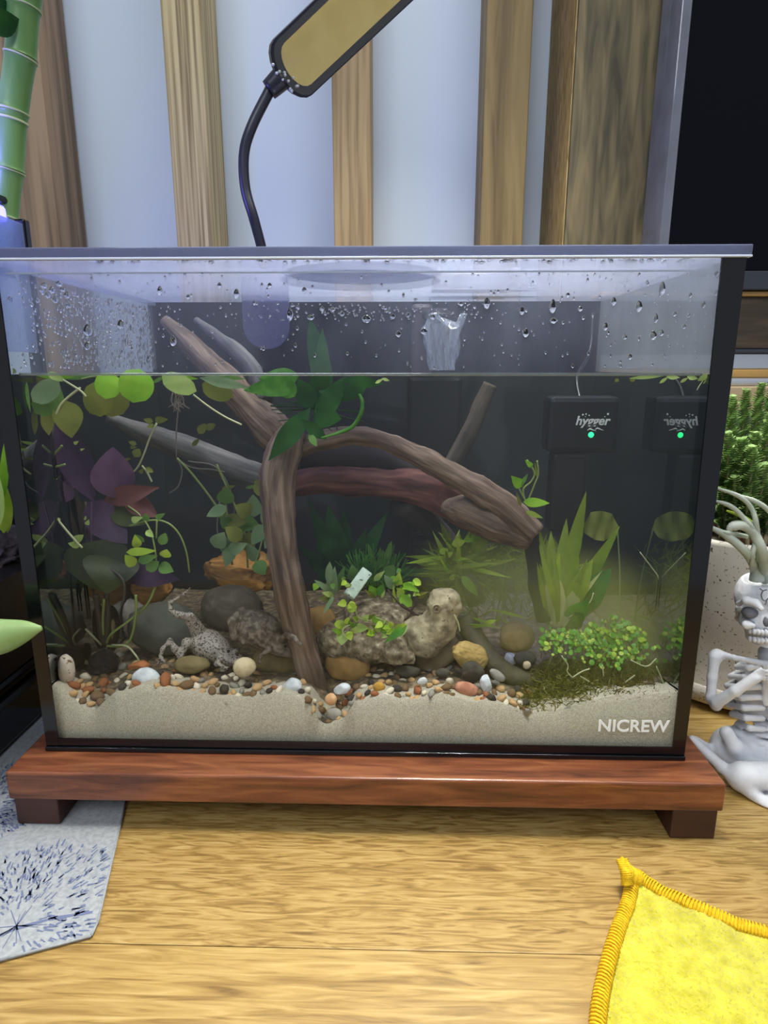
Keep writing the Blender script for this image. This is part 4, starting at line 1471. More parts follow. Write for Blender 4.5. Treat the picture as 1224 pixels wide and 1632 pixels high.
Yf = .052
k = px(Yf)
B = Body((P(360, 1000, Yf)[0], .012, P(400, 1065, Yf)[2]), (P(492, 1000, Yf)[0], .105, P(400, 955, Yf)[2]), .00075)
R2 = rotm(0, .55, 0)
B.ell(P(414, 1003, Yf - .003), (44 * k, 34 * k, 32 * k), R2, .002)
B.ell(P(440, 1025, .047), (30 * k, 25 * k, 18 * k), R2, .004)
B.ell(P(458, 1039, .043), (13 * k, 14 * k, 8 * k), rotm(0, .4, 0), .003)
fr_path(B, [(385, 975, .05), (371, 990, .042), (374, 1014, .04)], [9 * k, 9 * k, 7 * k])
fr_path(B, [(374, 1014, .04), (370, 1000, .044), (388, 1024, .04)], [7 * k, 5 * k, 4 * k])
fr_path(B, [(430, 1034, .038), (415, 1046, .034), (414, 1054, .033)], [5 * k, 3.2 * k, 2.4 * k])
for q in ((408, 1058), (413, 1060), (419, 1059)):
    fr_path(B, [(414, 1053, .033), (q[0], q[1], .032)], [1.7 * k, .9 * k], .0006)
fr_path(B, [(448, 1020, .042), (458, 1011, .032), (470, 1018, .026), (476, 1025, .024)], [6 * k, 5.5 * k, 5 * k, 4 * k])
for q in ((486, 1026), (484, 1031), (478, 1032)):
    fr_path(B, [(476, 1025, .024), (q[0], q[1], .023)], [2.0 * k, 1.0 * k], .0006)
# concentric skin ridges over the back
dx, dz = B.X - P(414, 1005, Yf)[0], B.Z - P(414, 1005, Yf)[2]
a1 = dx * math.cos(.6) - dz * math.sin(.6)
b1 = dx * math.sin(.6) + dz * math.cos(.6)
rr = np.sqrt((a1 / 1.25) ** 2 + b1 ** 2)
B.d += .00014 * np.sin(rr / (3.6 * k) * 2 * math.pi / 1.6 + 1.0 * vnoise(B.X * 160, B.Y * 160, B.Z * 160, 5))
mb = MB(); B.mesh(mb)
fg = thing('ridged_frog', P(418, 1050, Yf), 'dark grey frog with ringed back pressed against the driftwood trunk', 'frog')
build('body', mb, FROGB, fg)
for (u, v, y) in ((455, 1030, .033), (466, 1036, .036)):
    mb = MB(); ellipsoid(mb, P(u, v, y), (2.6 * k, 2.6 * k, 2.6 * k), 10, 7); build('eye', mb, BLACKGLOSS, fg)
stone(366, 975, 112, 82, .085, MOTTLE, 'mottled grey brown boulder right behind both frogs', 44, .7, .10)

# ------------------------------------------------------------------ water plants
G_BRIGHT = leafmat('leaf_bright', S(98, 152, 34), S(142, 188, 58))
G_PALE = leafmat('leaf_pale', S(150, 180, 92), S(188, 208, 128))
G_MID = leafmat('leaf_mid', S(78, 118, 52), S(112, 150, 76))
G_GREYGREEN = leafmat('leaf_grey_green', S(104, 136, 98), S(142, 166, 124))
G_OLIVE = leafmat('leaf_olive', S(98, 110, 46), S(134, 138, 66))
G_DARK = leafmat('leaf_dark', S(26, 66, 30), S(52, 104, 44))
G_YEL = leafmat('leaf_yellow_green', S(148, 186, 50), S(196, 216, 92))
G_LETT = leafmat('leaf_lettuce', S(62, 122, 44), S(98, 156, 62), scale=140)
PURP = leafmat('leaf_purple', S(78, 56, 84), S(112, 84, 112), trans=0.2)
PURPD = leafmat('leaf_dark_purple', S(46, 32, 54), S(74, 52, 76), trans=0.2)
PURPR = leafmat('leaf_red_brown', S(80, 48, 44), S(116, 74, 70), trans=0.2)
BROWNL = leafmat('leaf_dark_brown', S(44, 38, 32), S(66, 58, 46), trans=0.2)
DGREENL = leafmat('leaf_dull_green', S(30, 38, 14), S(56, 64, 28), trans=0.12)
STEMP = plain('stem_pale', S(172, 176, 132), 0.5)
STEMG = plain('stem_green', S(120, 138, 72), 0.5)
STEMD = plain('stem_dark', S(52, 44, 36), 0.6)
ROOTH = plain('root_hair', S(120, 112, 104), 0.7)


def L2(parent, b, t, w, m, shape='ovate', nz=None, name='leaf', **kw):
    """leaf from (u, v, Y) base to (u, v, Y) tip with a width in photo pixels"""
    A, Bp = P(*b), P(*t)
    mb = MB()
    nm = None
    if nz is not None:
        nm = np.array(nz, float)
    leaf(mb, A, Bp, w * px((b[2] + t[2]) / 2), nm, shape, seed=rng.randrange(99), **kw)
    return build(name, mb, m, parent, recalc=False)


def stem(parent, L, r, m, Y=None, name='stem'):
    mb = MB()
    p = pts(L, Y)
    y = L[0][2] if len(L[0]) > 2 else Y
    tube(mb, p, r * px(y), n=6)
    return build(name, mb, m, parent)


UPN = (0, -0.45, 1.0)

# floating rosettes along the surface at the front left
fp = thing('frogbit', P(200, 600, .02), 'floating plant with two bright round leaves below the water line at front left', 'plant')
L2(fp, (222, 588, .016), (212, 642, .010), 54, G_BRIGHT, 'round', curl=.08, fold=.05, nw=7)
L2(fp, (176, 594, .017), (168, 636, .011), 40, G_BRIGHT, 'round', curl=.08, fold=.12, nw=7)
L2(fp, (152, 608, .02), (160, 664, .022), 44, G_OLIVE, 'round', curl=.1, fold=.1)
L2(fp, (166, 622, .026), (196, 660, .03), 50, G_OLIVE, 'round', curl=.1)
L2(fp, (150, 600, .02), (186, 604, .03), 10, G_MID, 'ovate')
stem(fp, [(128, 618), (110, 632), (97, 645), (90, 660)], 2.0, STEMP, .014, 'petiole')
stem(fp, [(192, 612), (200, 606), (206, 600)], 2.0, STEMG, .014, 'petiole')
stem(fp, [(170, 600), (150, 600), (130, 604)], 1.5, STEMG, .02, 'petiole')
fp2 = thing('frogbit', P(80, 600, .02), 'floating plant with grey green and olive leaves hanging against the left front corner', 'plant')
L2(fp2, (94, 608, .018), (52, 640, .012), 34, G_GREYGREEN, 'round', curl=-.1, fold=.12)
L2(fp2, (98, 622, .024), (56, 658, .020), 40, G_MID, 'round', curl=.12)
L2(fp2, (104, 638, .026), (114, 698, .024), 46, G_OLIVE, 'ovate', curl=.06, fold=.06)
L2(fp2, (72, 650, .032), (78, 694, .03), 22, G_OLIVE, 'ovate')
L2(fp2, (20, 608, .02), (31, 658, .02), 20, G_MID, 'ovate', fold=.3)
L2(fp2, (76, 594, .012), (104, 608, .010), 13, G_PALE, 'ovate', fold=.2)
stem(fp2, [(100, 605), (118, 616), (130, 624), (137, 632)], 1.6, STEMP, .010, 'petiole')
L2(fp2, (58, 599, .02), (120, 601, .025), 9, G_BRIGHT, 'lance')
L2(fp2, (30, 606, .03), (90, 606, .03), 10, G_OLIVE, 'lance')
L2(fp2, (100, 604, .03), (160, 596, .03), 9, G_MID, 'lance')
L2(fp2, (14, 588, .008), (26, 594, .008), 9, G_PALE, 'round')
fp3 = thing('frogbit', P(300, 600, .02), 'floating plant with a pale oval leaf and long white petiole left of the driftwood', 'plant')
L2(fp3, (258, 600, .018), (314, 624, .012), 32, G_PALE, 'round', curl=.08)
L2(fp3, (256, 597, .02), (316, 604, .022), 11, G_BRIGHT, 'ovate')
L2(fp3, (262, 600, .02), (240, 612, .016), 6, G_MID, 'lance')
stem(fp3, [(308, 629), (330, 646), (358, 664), (385, 677)], 1.5, STEMP, .02, 'petiole')
L2(fp3, (322, 612, .03), (372, 632, .03), 34, G_OLIVE, 'round', curl=.1)
L2(fp3, (318, 602, .02), (398, 618, .018), 18, G_GREYGREEN, 'lance', fold=.2)
L2(fp3, (330, 598, .024), (392, 604, .024), 10, G_MID, 'lance')
mb = MB()
for q in range(16):
    u0 = 282 + rng.uniform(-9, 9)
    tube(mb, pts([(u0, 626), (u0 + rng.uniform(-7, 7), 640), (u0 + rng.uniform(-13, 13), 640 + rng.uniform(4, 18))], .02), .00022, n=4, seg=6)
o = build('root_hairs', mb, ROOTH, fp3); o['kind'] = 'stuff'
fp4 = thing('frogbit', P(1085, 600, .02), 'small pale floating leaves on the surface at the right end', 'plant')
for (b, t, w) in (((1002, 603), (1058, 599), 6), ((1051, 611), (1066, 600), 5), ((1062, 600), (1084, 602), 8), ((1084, 610), (1098, 601), 5), ((1095, 600), (1113, 604), 8), ((1112, 607), (1134, 594), 9), ((1120, 602), (1136, 603), 8), ((1126, 612), (1134, 598), 7)):
    L2(fp4, b + (.02,), t + (.016,), w, G_PALE, 'lance', fold=.2, curl=.15)
for (u, v, w) in ((983, 606, 7), (1008, 605, 9)):
    L2(fp4, (u - w / 2, v, .03), (u + w / 2, v, .03), w * .8, G_OLIVE, 'round')
stem(fp4, [(1121, 606), (1114, 616), (1111, 622)], .8, STEMP, .02, 'root')

# java fern tied on the driftwood
jf = thing('java_fern', P(500, 690, .055), 'dark green fern tied to the driftwood fork, one blade rising above the water', 'plant')
for (b, t, w, m, sh, kw) in (
    ((520, 625, .05), (494, 508, .05), 34, G_DARK, 'strap', dict(curl=-.10, wave=.05)), ((512, 640, .052), (514, 522, .052), 26, G_DARK, 'lance', dict(curl=.1)),
    ((518, 660, .05), (500, 590, .05), 40, G_DARK, 'ovate', dict(wave=.04)), ((495, 650, .046), (428, 734, .04), 34, G_DARK, 'lance', dict(curl=.12, fold=.15)),
    ((505, 668, .045), (552, 600, .05), 34, G_DARK, 'ovate', dict(wave=.06)), ((500, 660, .046), (545, 668, .04), 40, G_DARK, 'ovate', dict(curl=.15)),
    ((498, 650, .048), (476, 604, .045), 34, G_DARK, 'ovate', {}), ((520, 700, .044), (480, 668, .04), 22, G_DARK, 'lance', dict(fold=.2)),
    ((492, 690, .042), (505, 712, .036), 12, G_MID, 'lance', {}), ((540, 640, .05), (590, 604, .055), 26, G_DARK, 'lance', dict(curl=.2)),
    ((470, 612, .034), (388, 622, .03), 34, G_LETT, 'heart', dict(wave=.10, fold=.15)), ((476, 600, .036), (412, 604, .034), 30, G_LETT, 'ovate', dict(wave=.10)),
        ((470, 632, .04), (440, 600, .04), 30, G_LETT, 'ovate', dict(wave=.08)), ((545, 605, .04), (612, 612, .045), 18, G_DARK, 'lance', dict(curl=.2))):
    L2(jf, b, t, w, m, sh, ns=10, **kw)
mb = MB(); tube(mb, pts([(512, 698), (540, 690), (562, 680), (575, 660), (577, 640), (572, 628)], .04), rad([5, 7, 8, 9, 8, 5], .04), n=8, seg=26, flat=.4, rough=.2, rs=200)
build('curled_frond', mb, G_LETT, jf)
mb = MB()
for q in range(26):
    a = rng.uniform(0, 6.28)
    tube(mb, pts([(510, 650), (510 + 45 * math.cos(a), 650 + 26 * math.sin(a)), (515 + rng.uniform(30, 95) * math.cos(a), 650 + rng.uniform(20, 46) * math.sin(a))], .05), .0003, n=4, seg=7)
o = build('dark_rootlets', mb, G_DARK, jf); o['kind'] = 'stuff'
fl_ = thing('pale_leaflet', P(609, 604, .02), 'pale curved leaflet hanging at the water line above the arch', 'leaf')
L2(fl_, (598, 611, .018), (612, 603, .016), 5, G_PALE, 'lance', curl=.3)
L2(fl_, (608, 603, .016), (621, 607, .016), 5, G_PALE, 'lance', curl=.2)

# red tiger lotus at left
lo_ = thing('red_lotus', P(165, 1045, .06), 'purple and brown leaved lotus with a dark root clump at left', 'plant')
for (b, t, w, m, sh, kw) in (
    ((180, 794, .045), (180, 712, .04), 70, PURP, 'ovate', dict(fold=-.1, curl=.05)), ((150, 800, .05), (84, 656, .045), 54, PURPD, 'lance', dict(fold=.25)),
    ((132, 776, .055), (88, 724, .05), 44, PURP, 'ovate', dict(fold=.2)), ((112, 770, .05), (83, 800, .046), 40, PURP, 'ovate', dict(fold=.2)),
    ((165, 798, .05), (256, 776, .045), 34, PURPR, 'lance', dict(fold=.35, curl=.1)), ((200, 792, .05), (252, 824, .045), 36, PURPR, 'ovate', dict(fold=.3)),
    ((140, 800, .055), (202, 866, .05), 62, PURPD, 'ovate', dict(curl=-.08)), ((176, 812, .06), (236, 834, .055), 40, DGREENL, 'ovate', dict(fold=.2)),
    ((104, 780, .06), (92, 882, .058), 74, BROWNL, 'ovate', dict(curl=.08)), ((70, 720, .05), (62, 860, .06), 44, PURPD, 'lance', dict(fold=.2)),
    ((206, 908, .045), (84, 884, .035), 92, DGREENL, 'heart', dict(curl=-.08, wave=.02)), ((180, 884, .05), (170, 948, .03), 92, DGREENL, 'heart', dict(curl=.15)),
    ((178, 906, .05), (286, 924, .046), 46, PURPD, 'lance', dict(curl=-.05)), ((150, 830, .06), (190, 900, .055), 60, PURPD, 'ovate', {}), ((72, 900, .06), (90, 950, .05), 40, BROWNL, 'ovate', {})):
    L2(lo_, b, t, w, m, sh, ns=10, nw=7, **kw)
for L, r, m in (([(168, 1030, .055), (158, 985, .05), (154, 948, .045)], 4.5, STEMD), ([(168, 1030, .055), (172, 990, .052), (170, 946, .05)], 4.5, STEMD), ([(166, 1032, .055), (164, 990, .05), (166, 955, .046)], 2.4, STEMG),
                ([(168, 1028, .055), (178, 1010, .05), (205, 990, .05), (234, 964, .05), (250, 930, .05)], 2.2, STEMG), ([(170, 1030, .052), (200, 1028, .05), (212, 1008, .048), (217, 970, .045), (216, 948, .045)], 2.4, STEMG),
                ([(162, 1028, .055), (150, 1016, .05), (136, 1002, .05)], 2, STEMP), ([(178, 1028, .05), (202, 1030, .045), (216, 1044, .04), (222, 1054, .04)], 1.8, STEMP), ([(160, 1020, .055), (140, 880, .055), (136, 800, .055)], 2, STEMD), ([(176, 906, .04), (196, 924, .035), (198, 950, .034), (194, 964, .034)], 2.2, STEMD), ([(114, 930, .05), (120, 960, .05), (124, 974, .05)], 3, STEMD), ([(82, 905, .06), (80, 940, .06), (74, 985, .06)], 3.4, STEMD), ([(146, 800, .05), (145, 850, .05), (148, 880, .05)], 1.3, PURP)):
    stem(lo_, L, r, m)
ROOTC = mat('root_clump', [(0.3, S(14, 14, 16)), (0.7, S(36, 34, 34))], scale=200, rough=0.9, bump=.8, bscale=500)
mb = MB(); rock(mb, P(166, 1058, .05), (24 * px(.05), .008, 22 * px(.05)), 61, .3, 0, 4, (0, .2, 0), .12); rock(mb, P(152, 1070, .046), (34 * px(.05), .008, 10 * px(.05)), 62, .3, 0, 4, (0, -.1, 0), .12)
build('root_clump', mb, ROOTC, lo_)


def sprig(name, base, label, stems, leaves, m, sm=STEMP, r=1.5, shape='ovate', group=None):
    t = thing(name, P(*base), label, 'plant', group)
    for L in stems:
        stem(t, L, r, sm)
    for (u, v, w, h, Y, a) in leaves:
        du, dv = math.cos(a) * w / 2, -math.sin(a) * w / 2
        L2(t, (u - du, v - dv, Y + .002), (u + du, v + dv, Y - .002), h, m if not isinstance(m, list) else rng.choice(m), shape, curl=rng.uniform(-.1, .15), fold=rng.uniform(0, .25), ns=6)
    return t


sprig('stem_plant', (207, 757, .07), 'thin pale stem with small oval leaves rising to the log at back left',
      [[(207, 757, .07), (220, 744, .07), (230, 722, .07), (238, 700, .07), (250, 674, .07)], [(242, 768, .07), (234, 752, .07), (226, 742, .07)]],
      [(236, 670, 16, 9, .068, 2.9), (258, 669, 22, 12, .068, .1), (240, 679, 14, 8, .068, 3.4), (211, 706, 14, 8, .07, 2.8), (218, 722, 15, 15, .068, 1.0), (213, 713, 11, 6, .07, 0), (202, 732, 13, 5, .07, .2), (238, 749, 14, 9, .068, -.5), (226, 750, 10, 7, .068, .9)], G_OLIVE, r=1.6)
sprig('stem_plant', (246, 900, .04), 'light green leafy stem in front of the orange sandstone at left',
      [[(203, 806, .045), (222, 820, .044), (238, 842, .042), (246, 870, .04), (250, 905, .04)], [(250, 830, .042), (249, 858, .042)], [(206, 838, .045), (242, 829, .043), (268, 834, .043), (286, 852, .044), (297, 880, .046), (302, 912, .05)]],
      [(225, 879, 48, 15, .036, .05), (236, 890, 34, 16, .036, .3), (260, 859, 20, 17, .038, 1.2), (243, 902, 24, 20, .036, .6), (265, 906, 26, 22, .036, -.4), (207, 893, 24, 20, .04, 2.3), (239, 851, 16, 12, .038, -.7), (217, 862, 22, 16, .04, 1.8), (219, 827, 20, 12, .04, .3), (256, 822, 18, 10, .04, .5), (264, 882, 14, 20, .038, 1.3), (222, 858, 20, 10, .04, 2.5), (232, 824, 12, 14, .04, 1.4)], [G_PALE, G_YEL, G_MID], STEMG)
sprig('stem_plant', (112, 880, .03), 'short bare stick stem with a few small leaves in front of the dark lotus leaf',
      [[(90, 826, .035), (108, 848, .034), (131, 873, .032)]], [(125, 858, 20, 14, .034, .6), (118, 868, 20, 12, .034, 2.9), (140, 832, 10, 8, .036, 1.1), (136, 826, 7, 4, .036, 1.3), (88, 828, 7, 6, .036, 0)], G_PALE, r=2.0)
sprig('stem_plant', (40, 760, .03), 'pale bare twig crossing the left end behind the front corner',
      [[(48, 762, .04), (74, 735, .04), (92, 718, .04), (99, 710, .04)], [(62, 747, .04), (88, 744, .04), (104, 740, .04)]], [(72, 762, 16, 4, .04, -.3), (122, 705, 10, 6, .04, .5), (132, 716, 8, 4, .04, .3)], G_PALE, STEMG, r=2.0)
Yp = .09
lv = []
rs = random.Random(5)
for (u, v) in ((372, 850), (396, 834), (412, 852), (380, 872), (360, 832), (430, 858), (402, 880), (424, 824), (350, 860), (388, 812), (365, 885), (436, 884), (415, 905), (376, 830), (345, 815), (404, 806), (432, 800), (360, 790), (420, 780), (395, 862), (360, 868), (428, 838)):
    lv.append((u, v, rs.uniform(26, 40), rs.uniform(20, 30), Yp - rs.uniform(0, .02), rs.uniform(-2.8, 2.8)))
sprig('stem_plant', (390, 905, .1), 'bushy round leaved stem plant growing behind the driftwood trunk',
      [[(395, 905, Yp), (390, 850, Yp), (372, 800, Yp), (345, 740, Yp)], [(405, 905, Yp), (420, 850, Yp), (425, 780, Yp)], [(370, 900, Yp), (365, 845, Yp), (358, 790, Yp)], [(380, 880, Yp), (350, 815, Yp), (310, 760, Yp), (282, 730, Yp)]],
      lv, [G_MID, G_OLIVE, G_GREYGREEN], STEMG, r=1.8)
sprig('stem_plant', (340, 800, .1), 'thin trailing stems with fine leaves at the centre back left of the trunk',
      [[(282, 732, .1), (305, 745, .1), (335, 748, .1), (358, 752, .1)], [(282, 730, .1), (290, 750, .1), (284, 775, .1), (270, 786, .1)], [(300, 735, .1), (345, 745, .1), (370, 790, .1), (374, 830, .1)], [(350, 800, .1), (346, 840, .1), (350, 860, .1)], [(285, 640, .1), (281, 690, .1), (281, 730, .1)]],
      [(365, 777, 24, 9, .1, .3), (360, 822, 28, 10, .1, 0), (322, 683, 20, 14, .11, 1.0), (312, 705, 16, 8, .11, .8), (335, 680, 18, 12, .11, .4), (400, 776, 18, 6, .1, .2), (420, 770, 22, 7, .1, -.3), (440, 785, 16, 8, .1, .3)], [G_OLIVE, G_MID], ROOTH, r=1.1)

# dark blades behind the turtle
sw = thing('dark_sword_plant', P(540, 930, .13), 'dim dark green broad blades behind the stone turtle', 'plant')
for (b, t, w) in (((545, 920, .13), (488, 790, .11), 26), ((545, 920, .13), (522, 800, .115), 44), ((550, 920, .13), (548, 812, .12), 30), ((545, 925, .13), (500, 835, .11), 34), ((555, 925, .13), (585, 840, .12), 30), ((540, 930, .13), (478, 870, .105), 26), ((570, 930, .13), (690, 905, .10), 26), ((565, 925, .13), (650, 880, .11), 24), ((560, 920, .13), (620, 812, .13), 26), ((535, 930, .12), (505, 905, .1), 36)):
    L2(sw, b, t, w, G_DARK, 'lance', curl=rng.uniform(-.1, .2), wave=.03)

# the turtle's own plants
tp = thing('turtle_leaf_plant', P(600, 975, .06), 'bright yellow green leafy plant spilling over the stone turtle', 'plant')
Z0 = (480, 860, 4.708)
TL = [  # base x,y  tip x,y in a 4.708x view from (480,860); width there; depth; material; shape
    (200, 395, 215, 160, 62, .052, G_GREYGREEN, 'spat'), (215, 430, 255, 195, 105, .060, G_GREYGREEN, 'ovate'), (250, 400, 330, 190, 70, .07, G_MID, 'ovate'), (215, 385, 95, 300, 50, .05, G_GREYGREEN, 'strap'), (230, 440, 130, 440, 60, .05, G_OLIVE, 'ovate'), (240, 430, 165, 560, 36, .045, G_GREYGREEN, 'strap'), (245, 420, 150, 395, 50, .05, G_PALE, 'lance'),
    (340, 470, 268, 490, 66, .042, G_YEL, 'ovate'), (345, 520, 420, 500, 80, .040, G_YEL, 'round'), (400, 470, 350, 520, 60, .042, G_YEL, 'ovate'), (330, 640, 246, 630, 74, .036, G_YEL, 'round'), (330, 650, 275, 600, 50, .036, G_PALE, 'ovate'), (315, 700, 300, 795, 110, .034, G_PALE, 'heart'), (350, 690, 375, 760, 70, .034, G_YEL, 'ovate'), (400, 660, 505, 665, 76, .034, G_PALE, 'ovate'), (505, 690, 530, 680, 60, .032, G_YEL, 'round'),
    (530, 600, 590, 600, 62, .036, G_BRIGHT, 'round'), (560, 690, 600, 640, 60, .033, G_PALE, 'ovate'), (640, 630, 665, 705, 66, .032, G_YEL, 'ovate'), (700, 670, 798, 630, 50, .032, G_YEL, 'ovate'), (795, 640, 625, 775, 66, .030, G_LETT, 'lance'), (800, 650, 745, 740, 22, .030, G_PALE, 'lance'), (430, 600, 380, 580, 50, .036, G_YEL, 'ovate'), (460, 610, 560, 560, 40, .040, G_OLIVE, 'ovate'), (590, 640, 640, 600, 40, .034, G_PALE, 'lance'),
    (740, 420, 830, 500, 90, .044, G_BRIGHT, 'round'), (720, 340, 740, 235, 84, .05, G_YEL, 'heart'), (700, 330, 760, 290, 60, .05, G_YEL, 'ovate'), (840, 300, 900, 340, 60, .046, G_YEL, 'round'), (760, 330, 890, 390, 60, .044, G_BRIGHT, 'ovate'), (790, 320, 850, 370, 60, .044, G_YEL, 'lance'), (700, 370, 620, 260, 74, .05, G_GREYGREEN, 'ovate'), (545, 310, 630, 230, 50, .055, G_PALE, 'lance'), (560, 425, 510, 345, 90, .05, G_BRIGHT, 'ovate'), (580, 420, 620, 330, 80, .05, G_LETT, 'ovate'), (600, 440, 630, 380, 24, .046, G_PALE, 'lance'),
    (790, 400, 740, 350, 60, .048, G_LETT, 'ovate'), (880, 440, 940, 400, 40, .046, G_OLIVE, 'ovate'), (560, 440, 470, 370, 40, .05, G_OLIVE, 'lance'), (400, 300, 380, 180, 110, .075, G_MID, 'ovate'), (640, 270, 700, 190, 110, .075, G_MID, 'ovate'), (860, 420, 960, 390, 26, .045, G_OLIVE, 'strap'), (330, 300, 300, 290, 40, .06, G_YEL, 'round'), (700, 470, 690, 330, 26, .05, G_YEL, 'strap')]
for (bx, by, tx, ty, w, Y, m, sh) in TL:
    z = Z0[2]
    L2(tp, (Z0[0] + bx / z, Z0[1] + by / z, Y + .003), (Z0[0] + tx / z, Z0[1] + ty / z, Y - .002), w / z, m, sh, curl=rng.uniform(-.05, .2), fold=rng.uniform(0, .3), ns=7)
for q in range(34):
    gx, gy, gY = rng.choice(((655, 940, .046), (640, 935, .05), (590, 1000, .034), (560, 1005, .034), (625, 1005, .032), (530, 930, .05)))
    u0, v0 = gx + rng.gauss(0, 15), gy + rng.gauss(0, 8)
    a = rng.uniform(0, 6.28)
    ln = rng.uniform(9, 19)
    L2(tp, (u0, v0, gY + .002), (u0 + math.cos(a) * ln, v0 + math.sin(a) * ln * .8, gY - .003), ln * rng.uniform(.55, .8), rng.choice([G_YEL, G_YEL, G_BRIGHT, G_PALE, G_MID]), 'ovate', curl=rng.uniform(-.1, .2), fold=rng.uniform(0, .3), ns=6)
for L, m in (([(553, 1016), (546, 1006), (552, 998), (566, 994)], STEMP), ([(566, 970), (572, 985), (590, 990)], STEMG), ([(618, 940), (640, 966), (667, 981)], STEMD), ([(664, 980), (650, 970), (640, 962)], STEMD), ([(660, 950), (664, 960), (656, 972)], STEMD), ([(598, 984), (612, 990), (618, 996)], STEMG)):
    stem(tp, L, 1.4, m, .034)
stem(tp, [(724, 980), (730, 992), (733, 1006)], 1.4, STEMP, .03)
# feathery tuft behind it
ft = thing('feathery_plant', P(598, 920, .09), 'feathery fine green tuft standing up behind the pale chip', 'plant')
mb = MB()
rs = random.Random(8)
for q in range(170):
    u0, v0 = 596 + rs.uniform(-26, 30), 925 + rs.uniform(-5, 14)
    a = rs.gauss(-.05, .5)
    ln = rs.uniform(28, 58)
    u1, v1 = u0 + math.sin(a) * ln, v0 - math.cos(a) * ln
    tube(mb, pts([(u0, v0, .09), (u0 * .5 + u1 * .5 + rs.uniform(-3, 3), (v0 + v1) / 2, .088), (u1, v1, .086 + rs.uniform(-.01, .01))]), [.0004, .0004, .00025], n=4, seg=5)
o = build('fine_leaves', mb, leafmat('feather_green', S(62, 122, 44), S(98, 158, 62)), ft); o['kind'] = 'stuff'
for (b, t, w) in (((612, 905), (624, 862), 12), ((598, 905), (586, 866), 10), ((606, 905), (606, 872), 10)):
    L2(ft, b + (.086,), t + (.08,), w, G_MID, 'strap')

# narrow leaved plant in the murk
G_MURK = leafmat('leaf_murky', S(104, 132, 40), S(150, 170, 66))
G_MURKD = leafmat('leaf_murky_dark', S(104, 124, 42), S(146, 164, 66))
nl = thing('narrow_leaf_plant', P(725, 960, .11), 'bushy yellow green narrow leaved plant under the arch', 'plant')
rs = random.Random(9)
for q in range(80):
    a = rs.uniform(-1.9, 1.9)
    ln = rs.uniform(30, 90)
    b = (728 + rs.uniform(-16, 26), 900 + rs.uniform(-16, 22), .10)
    t = (b[0] + math.sin(a) * ln, b[1] - math.cos(a) * ln * .75, .095 + rs.uniform(-.03, .02))
    L2(nl, b, t, rs.uniform(4, 9), rs.choice([G_MURK, G_MURK, G_MURKD, G_YEL]), 'lance', curl=rs.uniform(-.25, .3), ns=6, nw=3)
for (b, t, w, m) in (((736, 918), (762, 950), 16, G_BRIGHT), ((700, 880), (715, 876), 12, G_YEL), ((708, 888), (722, 880), 10, G_YEL), ((738, 862), (770, 853), 12, G_BRIGHT), ((720, 868), (742, 862), 14, G_YEL), ((718, 925), (724, 915), 9, G_YEL), ((760, 880), (778, 846), 18, G_MURK)):
    L2(nl, b + (.085,), t + (.08,), w, m, 'ovate')
stem(nl, [(728, 960), (728, 930), (730, 895)], 2.2, STEMG, .11)
hw = thing('hornwort', P(800, 985, .14), 'hazy mass of fine yellow green weed behind the driftwood leg', 'plant')
mb = MB()
for q in range(520):
    u0, v0 = rs.uniform(690, 905), rs.uniform(880, 990)
    a = rs.uniform(-1.4, 1.4)
    ln = rs.uniform(16, 46)
    Y = rs.uniform(.10, .165)
    leaf(mb, P(u0, v0, Y), P(u0 + math.sin(a) * ln, v0 - math.cos(a) * ln, Y - .006), rs.uniform(1.6, 4) * px(Y), None, 'lance', curl=rs.uniform(-.3, .3), ns=4, nw=2)
o = build('fine_weed', mb, G_MURKD, hw, recalc=False); o['kind'] = 'stuff'
stem(hw, [(790, 990), (800, 930), (810, 880)], 1.5, STEMG, .14)
fs = thing('grass_sprig', P(790, 1000, .06), 'loose thin grass blades lying above the rough yellow stone', 'plant')
for (b, t, w) in (((742, 994), (800, 1000), 4), ((745, 1000), (785, 996), 5), ((752, 984), (780, 994), 5), ((770, 995), (792, 988), 9), ((790, 996), (800, 976), 4), ((780, 970), (842, 986), 5), ((800, 988), (812, 994), 4), ((728, 985), (733, 1008), 4)):
    L2(fs, b + (.06,), t + (.055,), w, G_MURK if w < 9 else G_YEL, 'lance', curl=.1, nw=3)

# broad sword plant right of the driftwood
WHITEBASE = leafmat('leaf_cream_base', S(156, 168, 96), S(192, 196, 132))
sp_ = thing('sword_plant', P(888, 1000, .075), 'upright yellow green sword leaved plant right of the driftwood leg', 'plant')
for (b, t, w, m, kw) in (
    ((885, 995, .075), (934, 784, .07), 26, G_MURK, dict(curl=-.04)), ((892, 995, .075), (988, 838, .06), 24, G_MURK, dict(curl=.05)), ((892, 998, .075), (975, 905, .055), 54, G_MID, dict(curl=.06)), ((885, 995, .078), (903, 826, .085), 24, G_MURKD, {}), ((880, 990, .07), (892, 880, .06), 16, G_YEL, dict(twist=.5)), ((878, 995, .07), (876, 872, .065), 18, G_MURK, {}), ((890, 992, .07), (922, 888, .06), 26, G_MURK, dict(curl=-.05)), ((893, 996, .068), (945, 890, .06), 34, G_MURK, dict(curl=.06)),
        ((872, 990, .078), (858, 838, .08), 24, G_MURKD, {}), ((866, 985, .08), (846, 860, .085), 20, G_MURKD, {}), ((880, 996, .08), (878, 846, .09), 24, G_MURKD, {}), ((900, 998, .07), (940, 955, .05), 36, G_LETT, dict(curl=.1)), ((878, 998, .066), (870, 930, .06), 18, WHITEBASE, {}), ((888, 998, .064), (893, 925, .06), 24, WHITEBASE, {}), ((895, 998, .064), (925, 930, .06), 24, WHITEBASE, {}), ((900, 1000, .07), (930, 978, .05), 34, G_DARK, {})):
    L2(sp_, b, t, w, m, 'sword', ns=10, fold=.12, **kw)
